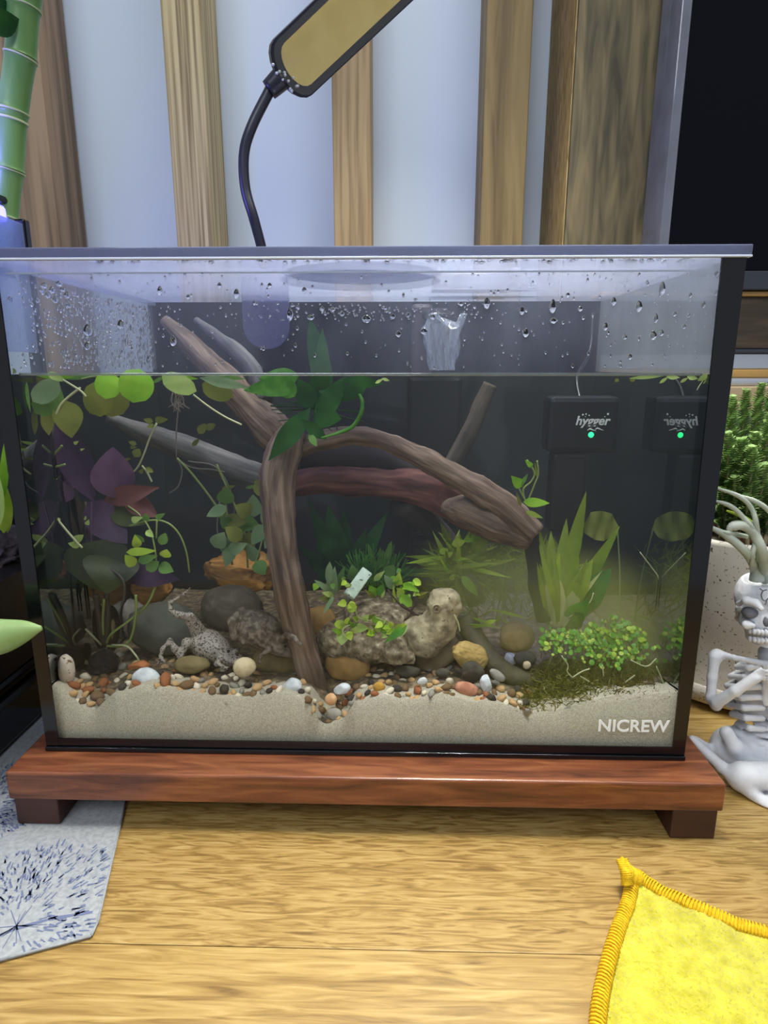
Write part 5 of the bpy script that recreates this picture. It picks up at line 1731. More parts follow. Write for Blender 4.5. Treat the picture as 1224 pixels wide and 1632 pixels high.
for q in range(12):
    u0, v0 = 884 + rng.uniform(-10, 14), 995
    a = rng.uniform(-.45, .75)
    ln = rng.uniform(80, 150)
    L2(sp_, (u0, v0, .075 - rng.uniform(0, .012)), (u0 + math.sin(a) * ln, v0 - math.cos(a) * ln, .065 + rng.uniform(-.01, .015)), rng.uniform(9, 16), rng.choice([G_MURK, G_MURK, G_YEL, G_MURKD, WHITEBASE]), 'sword', ns=8, fold=.12, curl=rng.uniform(-.08, .1), wave=.02)
stem(sp_, [(905, 985, .06), (938, 962, .055), (946, 945, .055)], 1.2, STEMP)
lp = thing('lily_leaf_plant', P(985, 990, .11), 'single crinkled round leaf near the right pane', 'plant')
L2(lp, (985, 842, .10), (930, 834, .092), 50, G_OLIVE, 'round', wave=.10, ns=10, nw=9)
stem(lp, [(985, 990), (988, 920), (984, 842)], 1.3, STEMG, .10)
lg = thing('log_sprout', P(840, 806, .052), 'small light green sprout growing on the lower end of the arch', 'plant')
for L in ([(846, 808), (836, 795), (824, 772)], [(838, 802), (834, 780), (846, 768), (852, 755), (846, 742), (840, 733)], [(840, 802), (852, 772), (858, 755), (856, 734)]):
    stem(lg, L, 1.4, STEMG, .048)
for (b, t, w, m) in (((832, 776), (814, 758), 18, G_BRIGHT), ((848, 744), (836, 732), 9, G_BRIGHT), ((834, 800), (876, 802), 16, G_BRIGHT), ((838, 815), (866, 826), 9, G_MURK), ((832, 770), (842, 754), 7, G_MID), ((856, 760), (852, 735), 4, G_OLIVE), ((830, 806), (822, 782), 6, G_OLIVE)):
    L2(lg, b + (.048,), t + (.042,), w, m, 'ovate', curl=.15, wave=.05)
gl_ = thing('pale_grass', P(1080, 960, .05), 'single pale green blade slanting in front of the right pane', 'plant')
L2(gl_, (1098, 958, .05), (1062, 900, .055), 8, G_MURK, 'strap', nw=3)
stem(gl_, [(1020, 880), (1050, 920), (1070, 955), (1088, 968)], .9, STEMP, .05)

# moss mat with a round leaved carpet plant
MOSS = leafmat('moss_green', S(78, 76, 26), S(116, 112, 46), scale=300, trans=.15)
MOSSL = leafmat('moss_light', S(138, 138, 66), S(176, 172, 104), scale=300, trans=.2)
ms = thing('moss_mat', P(955, 1110, .03), 'brown green tangled moss mat at the right front', 'moss')
rs = random.Random(21)
mb, mb2 = MB(), MB()
top = lambda u: np.interp(u, [820, 850, 890, 940, 1000, 1050, 1082], [1092, 1062, 1052, 1048, 1050, 1064, 1090])
botm = lambda u: np.interp(u, [820, 850, 880, 930, 990, 1050, 1082], [1128, 1140, 1136, 1118, 1112, 1112, 1106])
core = MB()
for q in range(60):
    u = rs.uniform(838, 1066)
    f = rs.random()
    v = top(u) + 8 + (botm(u) - top(u) - 14) * f
    Y = .048 - .036 * f
    ellipsoid(core, P(u, v, Y + .007), (.011, .007, .0065), 8, 6)
build('moss_core', core, mat('moss_core', [(0.3, S(44, 42, 18)), (0.7, S(78, 74, 32))], scale=220, rough=.95, bump=1.0, bscale=500, bdist=.002), ms)
for q in range(4200):
    u = rs.uniform(822, 1082)
    f = rs.random()
    v = top(u) + (botm(u) - top(u)) * f
    Y = .050 - .042 * f - rs.random() * .004
    a = rs.uniform(0, 6.28)
    ln = rs.uniform(6, 17)
    du, dv = math.cos(a) * ln, math.sin(a) * ln * .7
    A, Cc = P(u, v, Y), P(u + du, v + dv, Y - rs.uniform(-.002, .003))
    M_ = (A + Cc) / 2 + np.array([rs.uniform(-1, 1), rs.uniform(-1, 1), rs.uniform(-1, 1)]) * .0012
    s_ = np.array([rs.uniform(-1, 1), rs.uniform(-.5, .5), rs.uniform(-1, 1)])
    s_ = unit(s_) * rs.uniform(.00022, .00042)
    tgt = mb2 if rs.random() < .16 else mb
    tgt.add([A - s_, A + s_, M_ + s_, M_ - s_, Cc], [(0, 1, 2, 3), (3, 2, 4)])
o = build('moss_strands', mb, MOSS, ms, recalc=False); o['kind'] = 'stuff'
o = build('pale_moss_strands', mb2, MOSSL, ms, recalc=False); o['kind'] = 'stuff'
for L in ([(895, 1045), (905, 1060), (904, 1070), (912, 1080)], [(912, 1080), (928, 1070), (940, 1066)], [(1005, 1052), (1030, 1062), (1046, 1050)], [(990, 1092), (1004, 1082), (1012, 1076)], [(925, 1078), (945, 1090)], [(1046, 1062), (1054, 1080), (1058, 1092)], [(960, 1060), (962, 1078)]):
    stem(ms, L, 1.2, STEMP, .022, 'runner')
cp = thing('carpet_plant', P(960, 1060, .05), 'bright green small round leaved plant growing on the moss mat', 'plant')
mb, mb2, mb3 = MB(), MB(), MB()
for q in range(560):
    if rs.random() < .62:
        u, v = rs.gauss(985, 34), rs.gauss(1020, 22)
    else:
        u, v = rs.uniform(862, 960), rs.gauss(1018, 14)
    if v > 1066 or v < 978 or u > 1062 or u < 858:
        continue
    if v < np.interp(u, [858, 930, 960, 980, 1000, 1062], [1000, 1002, 982, 978, 990, 1030]):
        continue
    Y = np.interp(v, [980, 1066], [.060, .026]) + rs.uniform(-.006, .006)
    a = rs.uniform(0, 6.28)
    w = rs.uniform(5, 11)
    nm = (rs.uniform(-.6, .6), -.7 + rs.uniform(-.4, .4), .8 + rs.uniform(-.3, .3))
    c = P(u, v, Y)
    ax = unit(np.cross(nm, (math.cos(a), math.sin(a), .3))) * w * px(Y) / 2
    leaf(rs.choice([mb, mb, mb2]), c - ax, c + ax, w * px(Y) * .9, nm, 'round', curl=.1, ns=5, nw=4)
    if q % 3 == 0:
        tube(mb3, [c, c + np.array([rs.uniform(-.003, .003), .002, -.006]), c + np.array([rs.uniform(-.004, .004), .003, -.014])], .00025, n=4, seg=4)
o = build('round_leaves', mb, leafmat('carpet_green', S(82, 140, 44), S(124, 178, 70)), cp, recalc=False); o['kind'] = 'stuff'
o = build('pale_round_leaves', mb2, G_YEL, cp, recalc=False); o['kind'] = 'stuff'
o = build('stems', mb3, STEMG, cp, recalc=False); o['kind'] = 'stuff'

# dark gravel floor behind the front band
GRAVF = mat('dark_gravel', [(0.32, S(52, 46, 36)), (0.5, S(92, 80, 60)), (0.66, S(132, 116, 88))], scale=190, rough=.9, bump=.8, bscale=260, detail=3, bdist=.002)
mb = MB()
nx, ny = 150, 80
xs = np.linspace(-0.1955, 0.1955, nx)
ys = np.linspace(0.018, DP - 0.0025, ny)
XX, YY = np.meshgrid(xs, ys, indexing='ij')
edge_ = np.clip((YY - (.022 + .004 * vnoise(XX * 60, 0 * XX, 0 * XX, 5))) / .01, 0, 1)
ZZ = ground(XX, YY) - .001 + .0022 * edge_ + .0016 * np.abs(vnoise(XX * 170, YY * 170, 0 * XX, 12)) * edge_
F = [(i * ny + j, (i + 1) * ny + j, (i + 1) * ny + j + 1, i * ny + j + 1) for i in range(nx - 1) for j in range(ny - 1)]
mb.add(np.stack([XX, YY, ZZ], -1).reshape(-1, 3), F)
tag(build('gravel_bed', mb, GRAVF, recalc=False), 'dark fine gravel floor behind the pebbles in the aquarium', 'gravel', kind='stuff')

CLIP[0] = False
# ------------------------------------------------------------------ clip lamp over the tank
NAVY = plain('lamp_navy', S(16, 17, 34), 0.35)
PHOS = mat('led_phosphor', [(0.35, S(212, 188, 108)), (0.65, S(228, 206, 130))], scale=30, rough=0.4, coat=.3)
CLIPM = clearmat('clip_frosted', tint=(0.66, 0.66, 0.86, 1), refl=.06, rough=.1, fog=(.35, .5), fogcol=S(128, 130, 178))
Yl = .20
la = thing('clip_lamp', P(420, 555, .216), 'black gooseneck clip lamp with an unlit yellow panel over the tank', 'lamp')
c0, c1_ = P(437, 172, Yl), P(664, -42, Yl)
ua = unit(c1_ - c0)
nv = unit(np.array([0.46, -0.86, -0.22]))          # the way the panel looks: to the room, down and right
nv = unit(nv - ua * np.dot(nv, ua))
va = np.cross(ua, nv)
if va[2] < 0:
    va = -va
kk = px(Yl)
cen = P(468, 108, Yl)
LEN = .19
HW = 41 * kk


def lampbox(mb, hw, t0, t1, inset=0.0, L=LEN, nn=10):
    """stadium-ended bar: hw half width, from t0 to t1 along the panel normal"""
    out = []
    for sgn, base in ((-1, inset), (1, L - inset)):
        for i in range(nn + 1):
            a = math.pi / 2 * sgn * 1.0 + math.pi * i / nn * (1 if sgn > 0 else 1)
            r = hw - inset
            q = (base + (r * .62 * (-abs(math.cos(a - math.pi / 2 * 0)) if sgn < 0 else abs(math.cos(a))) if True else 0), 0)
            out.append((base + (-1 if sgn < 0 else 1) * r * .62 * math.sin(math.pi * i / nn), r * math.cos(math.pi * i / nn) * (1 if sgn < 0 else -1)))
    n_ = len(out)
    V = []
    for tt in (t0, t1):
        for (x, y) in out:
            V.append(cen + ua * x + va * y + nv * tt)
    F = [tuple(range(n_)), tuple(range(2 * n_ - 1, n_ - 1, -1))] + [(i, (i + 1) % n_, n_ + (i + 1) % n_, n_ + i) for i in range(n_)]
    return mb.add(V, F)


mb = MB(); lampbox(mb, HW, -.012, .0); build('lamp_body', mb, NAVY, la, smooth=False)
mb = MB(); lampbox(mb, HW * .90, .0003, .0022, .004); build('led_panel', mb, PHOS, la, smooth=False)
RIM = clearmat('lamp_rim_clear', tint=(.50, .50, .52, 1), refl=.22, rough=.06, fog=(.1, .3), fogcol=S(150, 150, 150))
mb = MB()
ring = []
for i in range(40):
    pass
lampbox(mb, HW * .98, .0024, .0062, .001)
build('clear_cover', mb, clearmat('lamp_cover', tint=(.93, .92, .88, 1), refl=.05, rough=.05), la, smooth=False)
mb = MB()
for i in range(12):
    a = rng.uniform(-.5, .5); xx = rng.uniform(-.014, -.004)
    ellipsoid(mb, cen + ua * (xx) + va * a * HW + nv * .0012, (.0016, .0016, .0012), 6, 4)
build('led_fittings', mb, SILVER, la)
nb = cen - ua * (HW * .62 + .001) - nv * .006
mb = MB(); tube(mb, [nb + ua * .004, nb - ua * .010], [.0085, .0072], n=16, seg=6); build('neck_joint', mb, NAVY, la)
mb = MB(); tube(mb, [nb - ua * .008, P(402, 200, Yl), P(389, 245, Yl), P(391, 300, Yl), P(405, 350, Yl), P(418, 400, .21), P(421, 425, .2165)], .0042, n=12, seg=50); build('gooseneck', mb, NAVY, la)
mb = MB()
hw, zt_, zb2 = 36.5 * px(.2165), P(424, 412, .2165)[2], P(424, 520, .2165)[2]
cxx = P(424, 500, .2165)[0]
out = [(-hw, zt_), (hw, zt_)] + [(hw * math.cos(a), zb2 - hw * .95 * math.sin(a)) for a in np.linspace(0, math.pi, 20)]
V = [(cxx + x, y, z) for y in (.2145, .2185) for (x, z) in out]
n_ = len(out)
mb.add(V, [tuple(range(n_)), tuple(range(2 * n_ - 1, n_ - 1, -1))] + [(i, (i + 1) % n_, n_ + (i + 1) % n_, n_ + i) for i in range(n_)])
build('clip_plate', mb, CLIPM, la, smooth=False)

# ------------------------------------------------------------------ the tank next door at left, bamboo, leaf
XN = -.264
nt_ = thing('neighbour_tank', (-.40, .03, 0), 'black based tank at the left edge glowing bluish at its top', 'aquarium')
pA, pB = PX(10, 1128, XN), PX(70, 1066, XN)
zbase = max(.04, min(.075, pA[2]))
topn = PX(48, 352, XN)
Yn1 = max(.12, topn[1])
NTG = clearmat('neighbour_glass', tint=(.86, .90, .98, 1), refl=.03, fog=(.30, .5), fogcol=S(150, 168, 205), rough=.03)
mb = MB(); box(mb, (-.56, -.06, 0), (XN, Yn1, zbase), .006); build('base', mb, BLACKGLOSS, nt_, smooth=False)
mb = MB(); box(mb, (-.56, -.056, zbase + .0005), (XN - .002, Yn1 - .002, zbase + .012), .004); build('base_rim', mb, BLACKGLOSS, nt_, smooth=False)
zs_ = PX(10, 925, XN)[2]
mb = MB(); box(mb, (-.555, -.05, zbase + .0126), (XN - .003, Yn1 - .003, zs_)); build('lower_panel', mb, BLACK, nt_, smooth=False)
zsp = PX(10, 560, XN)[2]
mb = MB(); box(mb, (XN - .004, -.05, zsp), (XN - .001, Yn1 - .009, topn[2] - .004)); build('side_pane', mb, NTG, nt_, smooth=False)
mb = MB(); box(mb, (XN - .004, -.05, zs_ + .0004), (XN - .001, Yn1 - .009, zsp - .0002)); build('lower_side_pane', mb, CLEAR, nt_, smooth=False)
mb = MB(); box(mb, (XN - .010, Yn1 - .0085, zbase + .013), (XN, Yn1, topn[2]), .0015); build('corner_post', mb, BLACKGLOSS, nt_, smooth=False)
mb = MB(); box(mb, (-.55, Yn1 - .008, zs_ + .0004), (XN - .0105, Yn1 - .004, WZ - .03)); build('back_panel', mb, BLACK, nt_, smooth=False)
LAVA = mat('porous_rock', [(0.3, S(34, 30, 38)), (0.7, S(88, 80, 92))], scale=120, rough=.95, bump=1.0, bscale=300, bdist=.002)
pr = PX(8, 885, XN - .03)
mb = MB(); rock(mb, pr + np.array([-.02, 0, -.004]), (.042, .03, .028), 71, .35, 0, 5, (0, 0, 0), .16)
tag(build('lava_rock', mb, LAVA), 'dark porous rock inside the tank at the left edge', 'stone')
wd = thing('tank_plant', PX(5, 860, XN - .02), 'yellowish leaves inside the tank at the left edge', 'plant')
for (u0, v0, u1, v1, w, m) in ((6, 850, 8, 770, 26, G_YEL), (-10, 850, -8, 740, 30, G_PALE), (4, 800, 10, 690, 14, G_BRIGHT), (12, 850, 16, 790, 12, G_YEL)):
    A, Bq = PX(u0, v0, XN - .02), PX(u1, v1, XN - .02)
    mb = MB(); leaf(mb, A, Bq, w * .00045, None, 'ovate'); build('leaf', mb, m, wd, recalc=False)
BLUELED = bpy.data.materials.new('blue_led'); BLUELED.use_nodes = True
bb = BLUELED.node_tree.nodes['Principled BSDF']
setin(bb, emission_strength=3.0); bb.inputs['Emission Color'].default_value = (.12, .10, 1.0, 1)
bl = PX(3, 338, XN - .01)
tl = thing('blue_light_bar', bl, 'blue glowing light bar on the tank at the left edge', 'lamp')
mb = MB(); box(mb, bl + np.array([-.16, -.012, -.006]), bl + np.array([.0, .012, .006]), .003); build('bar', mb, BLUELED, tl, smooth=False)
mb = MB(); box(mb, bl + np.array([-.16, -.014, .0065]), bl + np.array([.002, .014, .012]), .002); build('housing', mb, BLACK, tl, smooth=False)
LIDN = clearmat('neighbour_lid', tint=(.8, .84, .95, 1), refl=.06, fog=(.45, .6), fogcol=S(176, 190, 220))
mb = MB(); box(mb, (-.56, -.05, topn[2] - .0036), (XN - .011, Yn1 - .009, topn[2] - .001)); build('lid', mb, LIDN, nt_, smooth=False)

BAMB = mat('bamboo_skin', [(0.3, S(78, 122, 62)), (0.7, S(116, 158, 88))], scale=14, stretch=(3, 3, .6), rough=.35)
BNODE = plain('bamboo_node', S(186, 196, 150), .6)
Yb_ = .16
bm_ = thing('bamboo_cane', P(10, 400, Yb_), 'green bamboo cane with pale node rings at the upper left', 'bamboo')
nodes = [(52, -70), (38, 12), (33, 92), (20, 178), (14, 272), (6, 345), (0, 440)]
for i in range(len(nodes) - 1):
    A, Bq = P(*nodes[i], Yb_), P(*nodes[i + 1], Yb_)
    r = (22 - 0.3 * i) * px(Yb_)
    d = Bq - A
    mb = MB(); tube(mb, [A + d * .02, A + d * .12, A + d * .5, A + d * .9, A + d * .985], [r * 1.03, r * .96, r * .94, r * .97, r * 1.05], n=20, seg=16)
    build('segment', mb, BAMB, bm_)
    mb = MB(); tube(mb, [A - d * .012, A + d * .016], [r * 1.08, r * 1.05], n=20, seg=4); build('node_ring', mb, BNODE, bm_)
    if i == 3:
        mb = MB(); tube(mb, [A + d * .13, A + d * .165], [r * 1.03, r * 1.03], n=20, seg=4); build('node_ring', mb, BNODE, bm_)
L2(bm_, (30, 30, .15), (-30, 44, .14), 34, G_DARK, 'lance', curl=.2)
L2(bm_, (28, 16, .16), (-24, 10, .15), 22, G_DARK, 'lance', curl=.2)

SUCC = mat('succulent_green', [(0.3, S(132, 168, 96)), (0.7, S(170, 200, 132))], scale=40, rough=.35, trans=.2)
Ys = -.03
sl_ = thing('succulent_leaf', PZ(-150, 1300), 'pale green fleshy leaf tip poking in at the left edge', 'plant')
mb = MB()
tube(mb, pts([(-140, 1030), (-60, 1022), (0, 1014), (40, 1005), (66, 1001)], Ys), [.012, .0125, .0105, .0062, .0014], n=14, seg=30, flat=.62, flatdir=(0, 1, 0))
build('leaf', mb, SUCC, sl_)
mb = MB(); q = P(-140, 1030, Ys); tube(mb, [q, q + np.array([-.02, 0, -.03]), (q[0] - .03, q[1], .04), (q[0] - .03, q[1], .0)], [.008, .007, .007, .008], n=10, seg=20); build('stem', mb, STEMG, sl_)

# ------------------------------------------------------------------ right side: succulent pot
POTM = mat('speckled_pot', [(0.4, S(196, 190, 180)), (0.6, S(208, 203, 194))], scale=20, rough=.5, speck=(420, .645, S(74, 58, 44)))
pcx, pcy = .325, .185
po = thing('flower_pot', (pcx, pcy, 0), 'speckled cream pot and saucer behind the skeleton figure', 'pot')
mb = MB(); lathe(mb, [(.001, .004), (.062, .004), (.080, .010), (.084, .026), (.081, .026), (.076, .012), (.058, .009), (.001, .009)], (pcx, pcy, -.0035), 48); build('saucer', mb, POTM, po)
zr = P(1160, 866, pcy - .06)[2]
mb = MB(); lathe(mb, [(.001, .0065), (.054, .0065), (.057, .012), (.0745, zr - .004), (.0750, zr), (.071, zr), (.069, zr - .008), (.02, zr - .010), (.001, zr - .010)], (pcx, pcy, 0), 48); build('pot_body', mb, POTM, po)
SOIL = mat('pot_soil', [(0.3, S(40, 32, 26)), (0.7, S(86, 70, 54))], scale=200, rough=.95, bump=1, bscale=300)
mb = MB(); ellipsoid(mb, (pcx, pcy, zr - .010), (.068, .068, .008), 24, 8); build('soil', mb, SOIL, po)
for i, (u, v, w, h, m, lb) in enumerate(((1108, 868, 40, 24, GREYST, 'grey stone on the pot soil beside the tank edge'), (1142, 870, 36, 26, DARKST, 'dark stone on the pot soil near the air plant'), (1186, 858, 34, 32, PINKST, 'brownish stone on the pot soil behind the air plant'), (1216, 862, 26, 22, GREYST, 'pale grey stone on the pot soil at the right edge'))):
    stone(u, v, w, h, pcy - .045, m, lb, 80 + i, .8, .15)
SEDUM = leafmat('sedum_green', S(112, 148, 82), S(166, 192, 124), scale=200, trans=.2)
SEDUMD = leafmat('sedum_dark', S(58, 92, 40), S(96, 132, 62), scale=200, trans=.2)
DRYST = plain('sedum_stem', S(168, 152, 118), .8)
sd = thing('sedum_plant', (pcx, pcy, zr - .01), 'dense green sedum with leafy upright stems growing in the speckled pot', 'plant')
rs = random.Random(31)
tops = [(1152, 640, .17), (1168, 632, .15), (1190, 622, .16), (1214, 612, .17), (1236, 600, .19), (1160, 690, .13), (1182, 700, .128), (1204, 690, .135), (1199, 712, .12), (1228, 660, .14), (1146, 720, .14), (1218, 740, .125), (1170, 760, .125), (1150, 780, .13), (1250, 640, .16), (1262, 690, .15), (1132, 700, .17), (1120, 740, .16), (1232, 780, .125), (1190, 790, .12)]
for i, (u, v, Y) in enumerate(tops):
    tp_ = P(u, v, Y)
    bx = pcx + (tp_[0] - pcx) * .7
    basep = np.array([np.clip(bx, pcx - .06, pcx + .06), Y + .01, zr - .008])
    mb, mbd = MB(), MB()
    L = tp_ - basep
    nl_ = int(np.linalg.norm(L) / .0017)
    w0 = np.cross(unit(L), (0, 1, 0))
    w1 = np.cross(unit(L), w0)
    for j in range(nl_):
        f = j / nl_
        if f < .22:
            continue
        for s_ in range(3):
            a = j * 2.4 + s_ * 2.09
            rr_ = w0 * math.cos(a) + w1 * math.sin(a)
            c = basep + L * f
            ln = .0088 * (1 - .55 * max(0, f - .75) / .25) * rs.uniform(.8, 1.15)
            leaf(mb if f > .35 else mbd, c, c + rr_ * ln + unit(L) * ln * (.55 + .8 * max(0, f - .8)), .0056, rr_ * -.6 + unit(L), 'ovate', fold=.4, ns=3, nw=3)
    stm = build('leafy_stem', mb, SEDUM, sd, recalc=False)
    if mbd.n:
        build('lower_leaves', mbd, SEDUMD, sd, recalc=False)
    mb = MB(); tube(mb, [basep, basep + L * .5, basep + L * .97], [.0018, .0015, .001], n=6); build('stem', mb, DRYST, sd)

# ------------------------------------------------------------------ skeleton planter
BONE = mat('aged_bone', [(0.3, S(204, 207, 214)), (0.55, S(226, 228, 233)), (0.75, S(240, 241, 244))], scale=60, rough=.6, bump=.25, bscale=260)
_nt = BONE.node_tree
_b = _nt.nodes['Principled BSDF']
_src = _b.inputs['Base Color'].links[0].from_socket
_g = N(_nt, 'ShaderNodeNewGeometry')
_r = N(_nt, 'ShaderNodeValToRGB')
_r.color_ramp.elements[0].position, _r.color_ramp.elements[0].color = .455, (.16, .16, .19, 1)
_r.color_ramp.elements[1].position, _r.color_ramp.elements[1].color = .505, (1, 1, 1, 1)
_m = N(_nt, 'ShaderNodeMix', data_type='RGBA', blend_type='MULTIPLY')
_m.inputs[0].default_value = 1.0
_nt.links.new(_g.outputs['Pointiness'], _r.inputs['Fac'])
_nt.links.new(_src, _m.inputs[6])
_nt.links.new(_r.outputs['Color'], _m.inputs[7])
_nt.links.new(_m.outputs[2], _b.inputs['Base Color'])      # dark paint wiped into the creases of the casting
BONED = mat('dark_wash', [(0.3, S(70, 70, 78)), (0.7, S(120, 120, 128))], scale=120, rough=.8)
Yk = .045
kq = px(Yk)


def K(u, v, dy=0.0):
    return P(u, v, Yk + dy)


sk = thing('skeleton_planter', PZ(1222, 1262), 'white seated skeleton figure planter with folded arms at the right edge', 'figurine')
xm = 1221      # the figure's middle column in the photograph
B = Body((K(1090, 1100)[0], -.045, -.001), (K(1352, 1100)[0], .105, K(1200, 1030)[2]), .0011)


def both(fn):
    fn(lambda u: u)
    fn(lambda u: 2 * xm - u)


# neck, spine
B.path([K(xm, 1040, .004), K(xm, 1075, .010), K(xm, 1140, .014), K(xm, 1215, .006)], [13 * kq, 13 * kq, 16 * kq, 21 * kq], .003)
for j in range(6):
    B.ell(K(xm, 1155 + 11 * j, .002), (21 * kq, .0085, 5.2 * kq), k=.0008)
# rib cage
B.ell(K(xm, 1104, .014), (56 * kq, .0135, 58 * kq), k=.003)
for j in range(7):
    v0 = 1062 + j * 15
    wd_ = [46, 56, 62, 64, 60, 54, 44][j]

    def rib(m):
        B.path([K(m(xm - 6), v0 - 2 + j * 2, -.004), K(m(xm - wd_ * .6), v0 + 2 + j, -.005), K(m(xm - wd_), v0 + 1, .010), K(m(xm - wd_ * .8), v0 - 6, .024)], [5.4 * kq, 5.8 * kq, 5.4 * kq, 5 * kq], .0009)
    both(rib)
B.path([K(xm, 1058, -.006), K(xm, 1120, -.006)], [7 * kq, 6 * kq], .001)
# collar bones, shoulders, arms folded to the chest
both(lambda m: B.path([K(m(xm - 8), 1056, -.005), K(m(1170), 1048, -.006), K(m(1144), 1042, .002)], [5 * kq, 4.6 * kq, 8 * kq], .0012))
both(lambda m: B.ell(K(m(1141), 1046, .002), (11 * kq, .005, 12 * kq), k=.002))
both(lambda m: B.path([K(m(1139), 1048, .000), K(m(1135), 1080, -.003), K(m(1133), 1112, -.006), K(m(1141), 1124, -.010)], [9.5 * kq, 8 * kq, 8.5 * kq, 10 * kq], .002))
both(lambda m: B.path([K(m(1142), 1120, -.012), K(m(1172), 1101, -.019), K(m(1204), 1080, -.022)], [10 * kq, 8.5 * kq, 9 * kq], .002))
for j in range(4):
    both(lambda m: B.path([K(m(1203), 1078 + 4 * j - 6, -.022), K(m(1212), 1072 + 5 * j - 6, -.023), K(m(1219), 1075 + 5 * j - 6, -.021)], [3 * kq, 2.8 * kq, 2.4 * kq], .0006))
# pelvis and crossed legs on a low base
both(lambda m: B.path([K(m(1158), 1168, -.002), K(m(1172), 1192, -.006), K(m(1200), 1218, -.004), K(m(xm), 1226, .0)], [12 * kq, 12 * kq, 11 * kq, 13 * kq], .003))
both(lambda m: B.ell(K(m(1180), 1215, .014), (40 * kq, .016, 22 * kq), k=.004))
both(lambda m: B.path([K(m(1190), 1222, .004), K(m(1150), 1206, .006), K(m(1108), 1180, .004)], [13 * kq, 10 * kq, 8 * kq], .003))
both(lambda m: B.path([K(m(1104), 1179, .0), K(m(1150), 1222, -.016), K(m(1196), 1262, -.030), K(m(1222), 1284, -.036)], [8 * kq, 9.5 * kq, 10 * kq, 13 * kq], .002))
base_y = PZ(1157, 1278)[1]
B.path([(K(1150, 1250)[0], base_y + .012, .010), (K(2 * xm - 1150, 1250)[0], base_y + .012, .010)], [.010, .010], .003)
B.path([(K(1170, 1250)[0], base_y + .04, .012), (K(2 * xm - 1170, 1250)[0], base_y + .04, .012)], [.016, .016], .004)
B.d = np.maximum(B.d, .0004 - B.Z)
# the right knee and shin pass clear of the stand
B.d = np.maximum(B.d, np.where(B.Z < ZB + .0006, .2160 - B.X, -1))
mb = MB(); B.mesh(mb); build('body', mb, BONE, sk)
# head: cranium cut open like a cup, sockets, nose, teeth, jaw
BODY = B
B = Body(K(1160, 1050, -.032) * [1, 1, 1], K(1282, 895, .032), .00055)
B.ell(K(xm, 952, .006), (48 * kq, .0205, 50 * kq), k=.003)
B.ell(K(xm, 985, -.003), (41 * kq, .016, 34 * kq), k=.003)
B.ell(K(xm, 1012, -.005), (31 * kq, .0130, 30 * kq), k=.003)
B.ell(K(xm, 1028, -.007), (27 * kq, .0120, 14 * kq), k=.002)
HEADS = ((952, .006, 48, .0205, 50), (985, -.003, 41, .016, 34), (1012, -.005, 31, .0130, 30), (1028, -.007, 27, .0120, 14))


def fy(u, v, off=0.0):
    """depth of the face's front surface at a place on the head"""
    best = .02
    for (vc, yc, ru, ry, rv) in HEADS:
        q = 1 - ((u - xm) / ru) ** 2 - ((v - vc) / rv) ** 2
        if q > 0:
            best = min(best, yc - ry * math.sqrt(q))
    return best + off


def F_(m, u, v, off=0.0):
    return K(m(u), v, fy(u, v, off))


both(lambda m: B.path([F_(m, 1177, 968, .001), F_(m, 1178, 984, .0005), F_(m, 1190, 996, .0), F_(m, 1200, 997, .0008)], [5 * kq, 6 * kq, 5.5 * kq, 4 * kq], .0030))
both(lambda m: B.path([F_(m, 1178, 962, .0005), F_(m, 1190, 957, .0), F_(m, 1204, 961, -.0002), F_(m, 1213, 970, .0)], [5 * kq, 5.5 * kq, 5.5 * kq, 4.5 * kq], .0030))
B.cut(B.ell_d(K(xm, 902, .006), (43 * kq, .0175, 42 * kq)), .001)
B.cut(K(xm, 912)[2] - B.Z, .001)
both(lambda m: B.cut(B.ell_d(F_(m, 1194, 976, .001), (14.5 * kq, .0105, 10.5 * kq), rotm(0, (-.2 if m(0) == 0 else .2), 0)), .0008))
both(lambda m: B.cut(B.ell_d(K(m(1217.5), 990, fy(1217, 990, 0)), (3.4 * kq, .0045, 8.5 * kq), rotm(0, (-.25 if m(0) == 0 else .25), 0)), .0006))
both(lambda m: B.cut(B.ell_d(K(m(1181), 1012, -.010), (9 * kq, .008, 15 * kq)), .0012))
for v_, n_ in ((1008, 4), (1021, 4)):
    for j in range(-n_, n_ + 1):
        B.ell(K(xm + j * 6.4, v_ - .16 * j * j, fy(xm + j * 6.4, v_ - .16 * j * j, -.0002)), (3.0 * kq, .0020, 5.4 * kq), k=.0002)
B.noise(.00012, 300, 6, 2)
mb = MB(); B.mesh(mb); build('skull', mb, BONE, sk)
# grey linings in sockets and nose: wash and recess shade in one colour
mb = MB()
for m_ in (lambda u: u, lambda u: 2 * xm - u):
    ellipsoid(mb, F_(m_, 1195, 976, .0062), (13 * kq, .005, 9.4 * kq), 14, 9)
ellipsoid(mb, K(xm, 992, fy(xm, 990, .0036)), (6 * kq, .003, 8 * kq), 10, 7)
build('socket_wash_shade', mb, BONED, sk)
B = BODY
